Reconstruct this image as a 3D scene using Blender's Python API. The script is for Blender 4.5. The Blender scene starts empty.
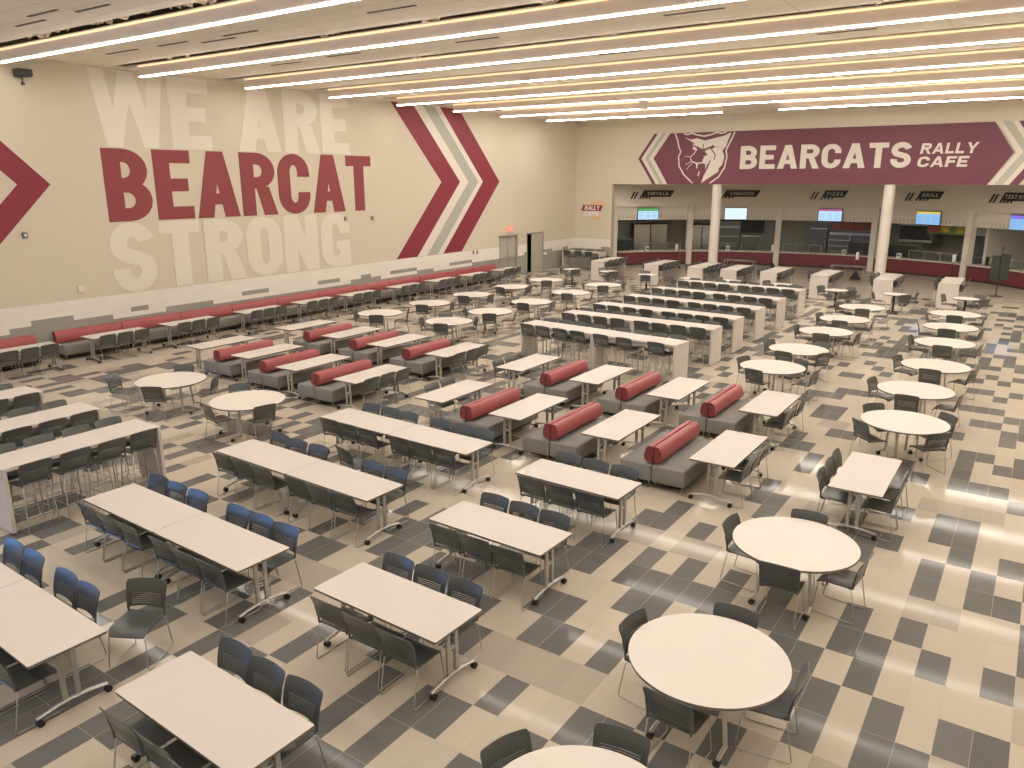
import bpy, bmesh, math, random
from mathutils import Vector, Matrix
rnd = random.Random(7)
SC = bpy.context.scene
COL = SC.collection
PI = math.pi
Rd = math.radians

# ------------------------------------------------------------------ materials
def mat(name, rgb, rough=.5, metal=0., emit=None, es=0., spec=None, bump=None, trans=0., var=None):
    m = bpy.data.materials.new(name); m.use_nodes = True
    nt = m.node_tree; b = nt.nodes['Principled BSDF']
    b.inputs['Base Color'].default_value = (*rgb, 1)
    b.inputs['Roughness'].default_value = rough
    b.inputs['Metallic'].default_value = metal
    if spec is not None: b.inputs['Specular IOR Level'].default_value = spec
    if trans: b.inputs['Transmission Weight'].default_value = trans
    if emit:
        b.inputs['Emission Color'].default_value = (*emit, 1); b.inputs['Emission Strength'].default_value = es
    if var or bump:
        tc = nt.nodes.new('ShaderNodeTexCoord'); no = nt.nodes.new('ShaderNodeTexNoise')
        no.inputs['Scale'].default_value = (var or bump)[0]; no.inputs['Detail'].default_value = 4
        nt.links.new(tc.outputs['Object'], no.inputs['Vector'])
        if var:
            mx = nt.nodes.new('ShaderNodeMix'); mx.data_type = 'RGBA'
            k = var[1]
            mx.inputs[6].default_value = (*[c*(1-k) for c in rgb], 1); mx.inputs[7].default_value = (*[min(1, c*(1+k)) for c in rgb], 1)
            nt.links.new(no.outputs['Fac'], mx.inputs[0]); nt.links.new(mx.outputs[2], b.inputs['Base Color'])
        if bump:
            bp = nt.nodes.new('ShaderNodeBump'); bp.inputs['Strength'].default_value = bump[1]; bp.inputs['Distance'].default_value = .01
            nt.links.new(no.outputs['Fac'], bp.inputs['Height']); nt.links.new(bp.outputs['Normal'], b.inputs['Normal'])
    return m

def tile_mat(name, rgb, rough, sx, sy, gap, grout, k=.06, axes='XY', off=(0, 0), bump=.0, streak=0.):
    """rectangular tiles with grout lines, laid on a stack-bond grid in object space"""
    m = mat(name, rgb, rough); nt = m.node_tree; b = nt.nodes['Principled BSDF']
    N = nt.nodes.new; L = nt.links.new
    tc = N('ShaderNodeTexCoord'); sp = N('ShaderNodeSeparateXYZ'); L(tc.outputs['Object'], sp.inputs[0])
    def math_(op, a, bv):
        n = N('ShaderNodeMath'); n.operation = op
        if hasattr(a, 'is_linked'): L(a, n.inputs[0])
        else: n.inputs[0].default_value = a
        if bv is not None:
            if hasattr(bv, 'is_linked'): L(bv, n.inputs[1])
            else: n.inputs[1].default_value = bv
        return n.outputs[0]
    masks = []; cells = []
    for ax, s, o in ((axes[0], sx, off[0]), (axes[1], sy, off[1])):
        u = math_('DIVIDE', math_('SUBTRACT', sp.outputs[ax], o), s)
        fr = math_('FRACT', u, None); cells.append(math_('FLOOR', u, None))
        d = math_('MINIMUM', fr, math_('SUBTRACT', 1., fr))
        masks.append(math_('LESS_THAN', d, gap/s))
    g = math_('MAXIMUM', masks[0], masks[1])
    cb = N('ShaderNodeCombineXYZ'); L(cells[0], cb.inputs[0]); L(cells[1], cb.inputs[1])
    wn = N('ShaderNodeTexWhiteNoise'); L(cb.outputs[0], wn.inputs['Vector'])
    no = N('ShaderNodeTexNoise'); no.inputs['Scale'].default_value = 5; no.inputs['Detail'].default_value = 5
    mp = N('ShaderNodeMapping'); mp.inputs['Scale'].default_value = (2.5, .8, 1); L(tc.outputs['Object'], mp.inputs[0]); L(mp.outputs[0], no.inputs['Vector'])
    f = math_('ADD', math_('MULTIPLY', wn.outputs['Value'], .6), math_('MULTIPLY', no.outputs['Fac'], .4))
    mx = N('ShaderNodeMix'); mx.data_type = 'RGBA'
    mx.inputs[6].default_value = (*[c*(1-k) for c in rgb], 1); mx.inputs[7].default_value = (*[min(1, c*(1+k)) for c in rgb], 1)
    L(f, mx.inputs[0])
    m2 = N('ShaderNodeMix'); m2.data_type = 'RGBA'; L(g, m2.inputs[0]); L(mx.outputs[2], m2.inputs[6]); m2.inputs[7].default_value = (*grout, 1)
    L(m2.outputs[2], b.inputs['Base Color'])
    r = math_('ADD', math_('MULTIPLY', g, .4), rough); L(r, b.inputs['Roughness'])
    b.inputs['Specular IOR Level'].default_value = .08
    return m

M = {}
M['floor_beige'] = tile_mat('beige_floor_tile', (.60, .527, .42), .07, .3048, .6096, .0022, (.54, .47, .37), off=(-.2, .514))
M['floor_taupe'] = tile_mat('taupe_floor_tile', (.48, .42, .345), .07, .3048, .6096, .0022, (.54, .47, .37), off=(-.2, .514))
M['floor_grey'] = tile_mat('grey_floor_tile', (.185, .181, .170), .07, .3048, .6096, .0022, (.52, .46, .38), .16, off=(-.2, .514))
M['floor_plank'] = tile_mat('greyed_plank_floor_tile', (.42, .375, .31), .33, 1.2, .2, .003, (.27, .23, .19), .35, off=(0, 0))
M['wall'] = mat('warm_beige_wall_paint', (.69, .618, .487), .75, bump=(60, .03))
M['wall_white_tile'] = tile_mat('white_wall_tile', (.86, .81, .735), .35, .61, .152, .003, (.70, .66, .59), .03, axes='YZ')
M['wall_grey_tile'] = tile_mat('grey_wall_tile', (.36, .35, .315), .38, .61, .152, .003, (.33, .32, .29), .05, axes='YZ')
M['ceiling'] = tile_mat('cream_ceiling_plank', (.88, .80, .67), .8, 2.4, .64, .006, (.50, .44, .36), .06)
M['plenum'] = mat('dark_plenum_deck', (.40, .34, .24), .9)
M['batt'] = mat('crumpled_insulation_paper', (.58, .48, .34), .8, var=(9, .5), bump=(20, .5))
M['beam'] = mat('cream_beam_paint', (.86, .73, .61), .6)
M['led'] = mat('white_led_diffuser', (1, 1, 1), .4, emit=(1, .94, .85), es=30)
LED_STEP = (.72, .72, .78, .85, .90, .95, 1.0, 1.06, 1.15, 1.3, 1.5, 1.8, 2.2)
for k_, v_ in enumerate(LED_STEP): M['led_%d' % k_] = mat('white_led_row_%d' % k_, (1, 1, 1), .4, emit=(1, .94, .87), es=27*v_)
M['added_kitchen_led'] = mat('added_led_panel', (1, 1, 1), .4, emit=(1, .93, .82), es=7)
M['uplight'] = mat('amber_uplight_strip', (1, .9, .6), .4, emit=(1, .70, .36), es=1.05)
M['white_top'] = mat('white_laminate', (.70, .635, .575), .38, var=(3, .015))
M['white_round'] = mat('bright_white_laminate', (.80, .74, .67), .36)
M['edge'] = mat('grey_brown_edge_band', (.20, .175, .15), .5)
M['steel'] = mat('silver_painted_steel', (.55, .535, .50), .35, .75)
M['chrome'] = mat('chrome_rod', (.52, .51, .48), .38, .9)
M['plastic'] = mat('charcoal_plastic', (.080, .085, .082), .29, spec=.65, bump=(180, .025))
M['black'] = mat('black_rubber', (.018, .018, .018), .5)
M['fabric'] = mat('grey_seat_upholstery', (.265, .258, .242), .75, bump=(260, .25), var=(30, .06))
M['red'] = mat('red_vinyl', (.385, .085, .085), .42, bump=(40, .06))
M['red_end'] = mat('dark_red_vinyl', (.24, .048, .052), .45)
M['maroon'] = mat('maroon_paint', (.26, .030, .050), .6)
M['brick_red'] = mat('brick_red_paint', (.285, .055, .060), .6)
M['mural_white'] = mat('white_mural_paint', (.80, .735, .64), .65)
M['mural_grey'] = mat('pale_grey_mural_paint', (.46, .455, .39), .65)
M['banner'] = mat('plum_maroon_vinyl', (.165, .040, .066), .5, var=(.6, .12))
M['banner_white'] = mat('off_white_vinyl', (.76, .70, .61), .5)
M['banner_grey'] = mat('stone_grey_vinyl', (.50, .48, .40), .5)
M['sign'] = mat('charcoal_sign_panel', (.025, .024, .022), .4)
M['sign_text'] = mat('pale_sign_text', (.70, .68, .62), .5)
M['counter'] = mat('maroon_counter_front', (.185, .038, .050), .4, var=(2, .1))
M['counter_top'] = mat('pale_stone_counter', (.70, .64, .55), .25, var=(14, .08))
M['kick'] = mat('dark_kick_plate', (.05, .045, .04), .5)
M['fascia'] = mat('khaki_painted_board', (.74, .68, .56), .7)
M['valance'] = mat('pale_valance_board', (.78, .72, .62), .7)
M['valance_mark'] = mat('grey_brown_marks', (.50, .44, .37), .7)
M['kitchen'] = mat('kitchen_wall_board', (.36, .35, .30), .6)
M['stainless'] = mat('stainless_steel', (.50, .50, .48), .3, .9)
M['dark_eq'] = mat('dark_appliance', (.035, .035, .035), .35)
M['grey_eq'] = mat('grey_appliance', (.14, .14, .135), .45)
M['panel_grey'] = mat('charcoal_board', (.035, .036, .034), .5)
M['glass'] = mat('clear_glass', (.86, .90, .88), .03, trans=1.)
M['door'] = mat('greige_door_paint', (.47, .44, .37), .5)
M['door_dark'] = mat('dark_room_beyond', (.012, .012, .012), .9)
M['frame'] = mat('painted_door_frame', (.36, .33, .27), .5)
M['decal_white'] = mat('white_decal', (.90, .87, .82), .5)
M['exit'] = mat('lit_red_exit', (.8, .2, .15), .5, emit=(1, .22, .16), es=.9)
M['white'] = mat('white_plastic', (.78, .74, .68), .4)
M['yellow'] = mat('yellow_tag', (.55, .42, .04), .5)
M['orange'] = mat('orange_decal', (.78, .52, .30), .6)
M['decal_red'] = mat('deep_red_decal', (.30, .03, .04), .6)
M['blue_glow'] = mat('added_blue_glow_pane', (.2, .35, .8), .2, emit=(.13, .40, .95), es=5.)  # glow of the unseen panes added for the blue chair sheen
M['rack'] = mat('dark_slot', (.15, .125, .095), .8)
def screen(name, rgb, es): return mat(name, (.05, .05, .05), .3, emit=rgb, es=es)
M['scr_white'] = screen('screen_white', (.78, .93, 1.), 1.0)
M['scr_blue'] = screen('screen_sky_blue', (.26, .55, .95), .95)
M['scr_pale'] = screen('screen_pale_blue', (.50, .76, 1.), 1.05)
M['scr_green'] = screen('screen_green', (.10, .42, .12), .9)
M['scr_red'] = screen('screen_red', (.55, .12, .28), .9)
M['scr_yellow'] = screen('screen_yellow', (.85, .62, .08), .9)
M['scr_violet'] = screen('screen_violet', (.26, .18, .85), .9)
M['scr_line'] = screen('screen_grey_lines', (.35, .52, .70), .7)
M['food_red'] = mat('tomato_red_print', (.38, .09, .06), .5)
M['food_yellow'] = mat('yellow_print', (.55, .43, .05), .5)
M['food_green'] = mat('green_print', (.14, .22, .05), .5)

# ------------------------------------------------------------------ mesh helpers
def box(bm, x0, x1, y0, y1, z0, z1, r=0, seg=1, mi=0):
    vs = [bm.verts.new((x, y, z)) for x in (x0, x1) for y in (y0, y1) for z in (z0, z1)]
    fs = [bm.faces.new([vs[i] for i in q]) for q in ((0, 1, 3, 2), (4, 6, 7, 5), (0, 4, 5, 1), (2, 3, 7, 6), (0, 2, 6, 4), (1, 5, 7, 3))]
    for f in fs: f.material_index = mi
    if r:
        es = list({e for f in fs for e in f.edges})
        o = bmesh.ops.bevel(bm, geom=es, offset=r, segments=seg, affect='EDGES', profile=.5)
        for f in o['faces']: f.material_index = mi
def prism(bm, pts, z0, z1, mi=0, side=None, axis='Z', top=None):
    """polygon (list of 2-D points) extruded between two heights along an axis"""
    def P(a, b, c): return {'Z': (a, b, c), 'Y': (a, c, b), 'X': (c, a, b)}[axis]
    lo = [bm.verts.new(P(a, b, z0)) for a, b in pts]; hi = [bm.verts.new(P(a, b, z1)) for a, b in pts]
    n = len(pts)
    f = bm.faces.new(lo[::-1]); f.material_index = mi
    f = bm.faces.new(hi); f.material_index = mi if top is None else top
    for i in range(n):
        f = bm.faces.new((lo[i], lo[(i+1) % n], hi[(i+1) % n], hi[i])); f.material_index = mi if side is None else side
def tube(bm, pts, r, n=6, mi=0, flat=1.):
    pts = [Vector(p) for p in pts]; rings = []
    ref = Vector((0, 0, 1))
    for i, p in enumerate(pts):
        d = (pts[min(i+1, len(pts)-1)] - pts[max(i-1, 0)]).normalized()
        a = d.cross(ref)
        if a.length < .05: a = d.cross(Vector((0, 1, 0)))
        a.normalize(); b = a.cross(d).normalized()
        rings.append([bm.verts.new(p + a*r*math.cos(2*PI*k/n) + b*r*flat*math.sin(2*PI*k/n)) for k in range(n)])
    for i in range(len(rings)-1):
        for k in range(n):
            f = bm.faces.new((rings[i][k], rings[i][(k+1) % n], rings[i+1][(k+1) % n], rings[i+1][k])); f.material_index = mi
    f = bm.faces.new(rings[0][::-1]); f.material_index = mi
    f = bm.faces.new(rings[-1]); f.material_index = mi
def cyl(bm, c, r, z0, z1, n=20, mi=0, r2=None, axis='Z', side=None):
    r2 = r if r2 is None else r2
    def P(a, b, z): return {'Z': (c[0]+a, c[1]+b, z), 'X': (z, c[0]+a, c[1]+b), 'Y': (c[0]+a, z, c[1]+b)}[axis]
    lo = [bm.verts.new(P(r*math.cos(2*PI*k/n), r*math.sin(2*PI*k/n), z0)) for k in range(n)]
    hi = [bm.verts.new(P(r2*math.cos(2*PI*k/n), r2*math.sin(2*PI*k/n), z1)) for k in range(n)]
    bm.faces.new(lo[::-1]).material_index = mi; bm.faces.new(hi).material_index = mi
    for k in range(n):
        bm.faces.new((lo[k], lo[(k+1) % n], hi[(k+1) % n], hi[k])).material_index = mi if side is None else side
def sheet(bm, P, t, mask=None, mi=0):
    """curved shell of thickness t through a grid of points; mask[i][j] False leaves a hole"""
    I, J = len(P), len(P[0]); P = [[Vector(p) for p in r] for r in P]
    up, dn = [], []
    for i in range(I):
        a, b = [], []
        for j in range(J):
            du = P[min(i+1, I-1)][j] - P[max(i-1, 0)][j]; dv = P[i][min(j+1, J-1)] - P[i][max(j-1, 0)]
            n = du.cross(dv).normalized()*t/2
            a.append(bm.verts.new(P[i][j]+n)); b.append(bm.verts.new(P[i][j]-n))
        up.append(a); dn.append(b)
    ok = lambda i, j: 0 <= i < I-1 and 0 <= j < J-1 and (mask is None or mask[i][j])
    for i in range(I-1):
        for j in range(J-1):
            if not ok(i, j): continue
            bm.faces.new((up[i][j], up[i+1][j], up[i+1][j+1], up[i][j+1])).material_index = mi
            bm.faces.new((dn[i][j], dn[i][j+1], dn[i+1][j+1], dn[i+1][j])).material_index = mi
            for (di, dj, a, b) in ((-1, 0, (i, j), (i, j+1)), (1, 0, (i+1, j+1), (i+1, j)), (0, -1, (i+1, j), (i, j)), (0, 1, (i, j+1), (i+1, j+1))):
                if not ok(i+di, j+dj):
                    bm.faces.new((up[a[0]][a[1]], up[b[0]][b[1]], dn[b[0]][b[1]], dn[a[0]][a[1]])).material_index = mi
    for v in [v for r in up+dn for v in r if not v.link_faces]: bm.verts.remove(v)
def rrect(x0, x1, y0, y1, r, n=4):
    out = []
    for cx, cy, a in ((x1-r, y1-r, 0), (x0+r, y1-r, 90), (x0+r, y0+r, 180), (x1-r, y0+r, 270)):
        for k in range(n+1):
            t = Rd(a+90*k/n); out.append((cx+r*math.cos(t), cy+r*math.sin(t)))
    return out
def mesh(name, bm, mats, smooth=35):
    bmesh.ops.recalc_face_normals(bm, faces=bm.faces)
    me = bpy.data.meshes.new(name); bm.to_mesh(me); bm.free()
    for m in (mats if isinstance(mats, (list, tuple)) else [mats]): me.materials.append(M[m])
    if smooth:
        me.shade_smooth(); me.set_sharp_from_angle(angle=Rd(smooth))
    return me
def B(): return bmesh.new()
def link(name, me, parent=None, loc=(0, 0, 0), rz=0):
    o = bpy.data.objects.new(name, me); COL.objects.link(o); o.location = loc; o.rotation_euler = (0, 0, rz)
    if parent: o.parent = parent
    return o
def tag(o, label, cat, group=None):
    o['label'] = label; o['category'] = cat
    if group: o['group'] = group
    return o
def struct(name, bm, mats, smooth=0, parent=None):
    o = link(name, mesh(name, bm, mats, smooth), parent)
    if not parent: o['kind'] = 'structure'
    return o
def root(name, label, cat, loc=(0, 0, 0), rz=0, group=None):
    return tag(link(name, None, None, loc, rz), label, cat, group)
def part(name, bm, mats, parent, smooth=35, label=None):
    o = link(name, mesh(name, bm, mats, smooth), parent)
    if label: o['label'] = label
    return o
def solid(name, bm, mats, label, cat, loc=(0, 0, 0), rz=0, group=None, smooth=35):
    return tag(link(name, mesh(name, bm, mats, smooth), None, loc, rz), label, cat, group)
def spawn(name, parts, label, cat, loc, rz=0, group=None):
    """a thing from shared part meshes: parts = [(name, mesh, [(sub name, mesh), ...]), ...]"""
    r = root(name, label, cat, loc, rz, group)
    for pn, me, subs in parts:
        p = link(pn, me, r)
        for sn, sm in subs: link(sn, sm, p)
    return r
ORD = ['first', 'second', 'third', 'fourth', 'fifth', 'sixth', 'seventh', 'eighth', 'ninth', 'tenth', 'eleventh', 'twelfth', 'thirteenth', 'fourteenth', 'fifteenth', 'sixteenth', 'seventeenth', 'eighteenth']

# ------------------------------------------------------------------ camera (height 5.2 m, looking down 14.8 deg)
def camera():
    f, pi_, ro, ya = 772.458, .259149, -.001926, .598062
    fw = Vector((-math.sin(ya), math.cos(ya), 0)); rt = Vector((math.cos(ya), math.sin(ya), 0)); up = Vector((0, 0, 1))
    f2 = fw*math.cos(pi_) - up*math.sin(pi_); u2 = up*math.cos(pi_) + fw*math.sin(pi_)
    r3 = rt*math.cos(ro) + u2*math.sin(ro); u3 = u2*math.cos(ro) - rt*math.sin(ro)
    cam = bpy.data.cameras.new('camera'); cam.sensor_width = 36; cam.lens = f/1024*36; cam.clip_end = 200
    o = bpy.data.objects.new('camera', cam); COL.objects.link(o)
    m = Matrix((r3, u3, -f2)).transposed().to_4x4(); m.translation = (0, 0, 5.2)
    o.matrix_world = m; SC.camera = o
camera()

# ------------------------------------------------------------------ room shell
XW, XR, YB, YN, ZC = -24.2, 8.0, 42.5, -9.0, 8.5
ARC_C, ARC_R = (-10.7, 35.5), 13.7
def arc(th, r=ARC_R): return (ARC_C[0]+r*math.sin(Rd(th)), ARC_C[1]+r*math.cos(Rd(th)))

DARK = {}
for j, a, s in ((4, -26, '2'),
    (5, -28, '000200-----222'),
    (6, -31, '02022002020000202002'),
    (7, -31, '00020022---00020220020'),
    (8, -40, '00----------002020-----00002002202'),
    (9, -40, '00000-------011110000----1111100---101'),
    (10, -40, '2002200---02022002200--20022020---002022'),
    (11, -46, '2---2-0200---000002000220---00022000----02202022'),
    (12, -50, '2-2-2-2---00----00000002022------020002-----220200001'),
    (13, -50, '2------2-----------0000020---------20222---2202202021'),
    (14, -28, '20-----------2020202-200202000'),
    (15, -17, '001101100-000001100'),
    (16, -18, '000220200-----002022'),
    (17, -19, '0000020000-----002020'),
    (18, -20, '00000000002----2200202'),
    (19, -20, '000000000------0002200'),
    (20, -17, '000000------0202200'),
    (21, -14, '000000--00011110'),
    (22, -14, '0000200000000002'),
    (23, -14, '0200200002202220'),
    (24, -15, '00022000002002000'),
    (25, -16, '000020000000002022'),
    (26, -16, '000000220000002202'),
    (27, -17, '000000110000000000'),
    (28, -18, '0000002200000002002'),
    (29, -18, '0000002200000000002'),
    (30, -19, '00000200000000000220'),
    (31, -20, '000000222000000000002'),
    (32, -20, '000000002220000002220'),
    (33, -21, '0000000000000000000000'),
    (34, -22, '00000000000000000000020'),
    (35, -22, '00000000022000000002202'),
    (36, -19, '00002000020000000000'),
    (37, -18, '0000200200000002020'),
    (38, -18, '0000002000000000202'),
    (39, -19, '00000000000000000000'),
    (40, -13, '22-------2-2-2'),
    (41, -12, '22-------2'),
    (42, -14, '2-2-2------2'),
    (43, -13, '2----------22'),
    (44, -14, '2-22-------2'),
    (46, -3, '2'),
    (47, 0, '2'),
    (48, -2, '2')):
    for k, c in enumerate(s):
        if c != '-': DARK[(a+k, j)] = int(c)
def build_floor():
    verts, faces, mats = [], [], []
    x0, y0 = -.2-81*.3048, .514-16*.6096
    nx, ny = 108, 100
    fr = random.Random(11)
    for j in range(ny+1):
        for i in range(nx+1):
            verts.append((x0+i*.3048, y0+j*.6096, 0))
    for j in range(ny):
        for i in range(nx):
            a = j*(nx+1)+i; faces.append((a, a+1, a+nx+2, a+nx+1))
            X, Y = i-81, j-16
            v = fr.random(); c = 2 if v < .35 else (1 if v < .43 else 0)
            c = DARK.get((X, Y), c)
            if y0+(j+.5)*.6096 > 39.0: c = 3
            mats.append(c)
    me = bpy.data.meshes.new('floor'); me.from_pydata(verts, [], faces)
    for k in ('floor_beige', 'floor_taupe', 'floor_grey', 'floor_plank'): me.materials.append(M[k])
    me.polygons.foreach_set('material_index', mats); me.update()
    o = link('floor', me); o['kind'] = 'structure'
build_floor()

D1, D2 = (34.35, 36.1), (37.03, 38.77); DH = 2.23
bm = B()
for a, b in ((YN, D1[0]), (D1[1], D2[0]), (D2[1], YB)): box(bm, XW-.2, XW, a, b, 0, ZC+1.5)
for a, b in (D1, D2): box(bm, XW-.2, XW, a, b, DH, ZC+1.5)
struct('wall_left', bm, 'wall')
bm = B(); box(bm, XR, XR+.2, YN, 52, 0, ZC+1.5); struct('wall_right', bm, 'wall')
bm = B(); box(bm, XW-.2, XR+.2, YN-.2, YN, 0, ZC+1.5); struct('wall_rear', bm, 'wall')
# back wall: solid to the left of the serving opening, header above it, solid to its right
bm = B()
box(bm, XW-.2, -21.72, YB, YB+.3, 0, ZC+1.5); box(bm, 1.05, XR+.2, YB, YB+.3, 0, ZC+1.5)
box(bm, -21.72, 1.05, YB, YB+.3, 4.9, ZC+1.5)
struct('wall_back', bm, 'wall')

# stepped wainscot tiles on the left wall and on the stub of the back wall
def wainscot(name, a0, a1, axis, skip=()):
    bm = B(); wr = random.Random(5)
    n = int(math.ceil((a1-a0)/.61-1e-6)); rows = 11
    st = {7: 0, 6: 0, 5: 0}; gz = {}
    run = {6: 0, 7: 0}; cur = {6: False, 7: False}
    for i in range(n):
        for k, pg in ((6, .66), (7, .40)):
            if run[k] <= 0: cur[k] = wr.random() < pg; run[k] = wr.choice([1, 1, 2] if k == 7 else [1, 2, 2, 3])
            run[k] -= 1
        if cur[7] and not cur[6] and wr.random() < .5: pass
        for z in range(rows):
            g = z < 6 or (z == 6 and cur[6]) or (z == 7 and cur[7])
            u0, u1 = a0+i*.61, min(a1, a0+(i+1)*.61)
            if any(u1 > s[0] and u0 < s[1] for s in skip):
                for s in skip:
                    if u0 < s[0] < u1: u1 = s[0]
                    elif u0 < s[1] < u1: u0 = s[1]
                if any(u1 > s[0]+1e-6 and u0 < s[1]-1e-6 for s in skip): continue
            if axis == 'Y': box(bm, XW, XW+.012, u0, u1, z*.152, (z+1)*.152, mi=int(g))
            else: box(bm, u0, u1, YB-.012, YB, z*.152, (z+1)*.152, mi=int(g))
    o = struct(name, bm, ['wall_white_tile', 'wall_grey_tile'])
wainscot('trim_1', -9+.0, 42.49, 'Y', (D1, D2))
wainscot('trim_2', -24.19, -21.72, 'X')

# doors in the left wall
def door_things():
    bm = B(); x0 = XW-.1
    for k in (0, 1):
        w = (D1[1]-D1[0])/2; box(bm, x0-.05, x0, D1[0]+k*w+.03, D1[0]+(k+1)*w-.012, .01, DH-.05, .006)
    d = struct('door_1', bm, 'door')
    bm = B()
    for k in (-1, 1): tube(bm, [(x0+.04, (D1[0]+D1[1])/2+k*.1, .95), (x0+.05, (D1[0]+D1[1])/2+k*.1, 1.05), (x0+.04, (D1[0]+D1[1])/2+k*.1, 1.15)], .012)
    part('door_handle', bm, 'steel', d)
    bm = B()
    for k in (0, 1): box(bm, x0, x0+.012, D1[0]+k*w+.05, D1[0]+(k+1)*w-.03, .02, 1.04)
    part('kick_plate', bm, 'wall_grey_tile', d, 0)
    bm = B(); box(bm, x0+.012, x0+.04, D1[0]+.08, D1[1]-.06, 1.0, 1.06, .008); part('push_bar', bm, 'steel', d, 0)
    bm = B()
    for a, b in ((D1[0], D1[0]+.05), (D1[1]-.05, D1[1])): box(bm, XW-.2, XW+.02, a-.03, b, 0, DH+.03)
    box(bm, XW-.2, XW+.02, D1[0]-.03, D1[1], DH-.03, DH+.03)
    part('door_frame', bm, 'frame', d, 0)
    bm = B(); m = 37.57
    box(bm, XW-.06, XW-.01, m, D2[1]-.04, .01, DH-.05, .006)
    d = struct('door_2', bm, 'door')
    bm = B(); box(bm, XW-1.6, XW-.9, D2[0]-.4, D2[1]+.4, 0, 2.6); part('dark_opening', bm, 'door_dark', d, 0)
    bm = B()
    for a, b in ((D2[0]-.03, D2[0]+.03), (D2[1]-.04, D2[1]+.03)): box(bm, XW-.2, XW+.02, a, b, 0, DH+.03)
    box(bm, XW-.2, XW+.02, D2[0]-.03, D2[1]+.03, DH-.04, DH+.03)
    part('door_frame', bm, 'frame', d, 0)
    bm = B(); box(bm, XW-.012, XW+.05, 37.68, 37.74, 1.0, 1.12, .01); part('door_handle', bm, 'steel', d, 0)
    bm = B(); box(bm, XW-.35, XW-.25, D1[0]-.3, D1[1]+.3, 0, 2.6); struct('wall_lobby', bm, 'kitchen')
door_things()
# unseen glowing windows, added to put a blue sheen on the left chairs
def window(n, axis, a0, a1, fixed, z0, z1):
    bm = B(); s = (a1-a0)/3
    w = XW if axis == 'Y' else YN
    for k in range(3):
        u0, u1 = a0+k*s+.05, a0+(k+1)*s-.05
        if axis == 'Y': box(bm, w+.005, w+.02, u0, u1, z0, z1)
        else: box(bm, u0, u1, w+.005, w+.02, z0, z1)
    o = struct('window_%d' % n, bm, 'blue_glow')
    bm = B()
    for k in range(4):
        u = a0+k*s
        if axis == 'Y': box(bm, w+.002, w+.06, u-.05, u+.05, z0, z1)
        else: box(bm, u-.05, u+.05, w+.002, w+.06, z0, z1)
    for z in (z0, z1):
        if axis == 'Y': box(bm, w+.002, w+.06, a0-.05, a1+.05, z-.05, z+.05)
        else: box(bm, a0-.05, a1+.05, w+.002, w+.06, z-.05, z+.05)
    part('window_frame', bm, 'frame', o, 0)
window(1, 'X', -23.9, -21.0, YN, .8, 5.4)
window(2, 'Y', -8.7, -2.4, XW, .3, 4.8)

# ------------------------------------------------------------------ ceiling, slots and light beams
LY = [10.48+3.81*i for i in range(-5, 8)]  # negative index rows lie out of view, added to light the foreground
LY = [y for y in LY if y > YN+1]
SLOT0, SLOT1 = .50, .0
bm = B(); prev = YN
for y in LY:
    box(bm, XW, XR, prev, y-SLOT0, ZC, ZC+.06); prev = y-SLOT1
box(bm, XW, XR, prev, YB, ZC, ZC+.06)
for y in LY:   # the ceiling runs on at the wall end of each slot
    box(bm, XW, XW+.12, y-SLOT0, y-SLOT1, ZC, ZC+.06)
struct('ceiling', bm, 'ceiling')
bm = B(); box(bm, XW, XR, YN, YB, ZC+.55, ZC+.65); struct('ceiling_deck', bm, 'plenum')
# crumpled insulation paper seen up in the slots
for n, y in enumerate(LY):
    if y < 9: continue
    bm = B(); wr = random.Random(n+40); X0, X1 = XW+2.6, XR-.3
    N_ = int((X1-X0)/.11); P = []
    for k in range(4):
        row = []
        for i in range(N_+1):
            x = X0+(X1-X0)*i/N_
            row.append((x+wr.uniform(-.05, .05), y-.08-.12*k+wr.uniform(-.04, .04), ZC+.14+.05*k+wr.uniform(-.09, .12)+.05*math.sin(x*2.1+n)))
        P.append(row)
    sheet(bm, P, .008)
    o = link('insulation_batt', mesh('insulation_batt', bm, 'batt', 0)); o['kind'] = 'stuff'
    tag(o, 'strip of crumpled brown insulation paper showing in the ceiling slot beside the %s light row' % ORD[round((y-10.48)/3.81)], 'insulation', 'insulation strips in the ceiling slots')
def light_row(y, x0, x1, label):
    led = 'led_%d' % max(0, min(12, 5+round((y-10.48)/3.81)))
    r = root('linear_ceiling_light', label, 'ceiling light', ((x0+x1)/2, y, 8.2), 0, 'rows of linear ceiling lights')
    h = (x1-x0)/2
    bm = B(); box(bm, -h, h, .0, .12, .022, .295); part('housing', bm, 'beam', r, 0)
    bm = B(); n = max(1, int(round((x1-x0)/3.66)))
    for k in range(n):
        a = -h+2*h*k/n; box(bm, a+.008, a+2*h/n-.008, -.006, .108, 0, .020)
    part('diffuser', bm, led, r, 0)
    bm = B(); box(bm, -h+.02, h-.02, -.03, -.005, .285, .32); part('uplight_strip', bm, 'uplight', r, 0)
k = 0
for y in LY:
    i = round((y-10.48)/3.81)
    xl = -23.35
    nm = '%s row of white linear ceiling light' % ORD[i] if i >= 0 else None
    if i == 6:
        light_row(y, xl, -15.8, 'seventh row of white linear ceiling light, mural-side length before the gap')
        light_row(y, -15.4, XR-.2, 'seventh row of white linear ceiling light, long length after the gap')
    elif i == 7:
        light_row(y, xl+.3, -13.4, 'last row of white linear ceiling light, mural-side length before the wide gap')
        light_row(y, -10.75, XR-.2, 'last row of white linear ceiling light, length above the maroon banner lettering')
    else:
        light_row(y, xl-.3 if i == 0 else xl, XR-.2, (ORD[i]+' row of white linear ceiling light counting from the camera') if i >= 0 else
                  'row of white linear ceiling light added out of view, %s back' % ORD[-i-1])
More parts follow.
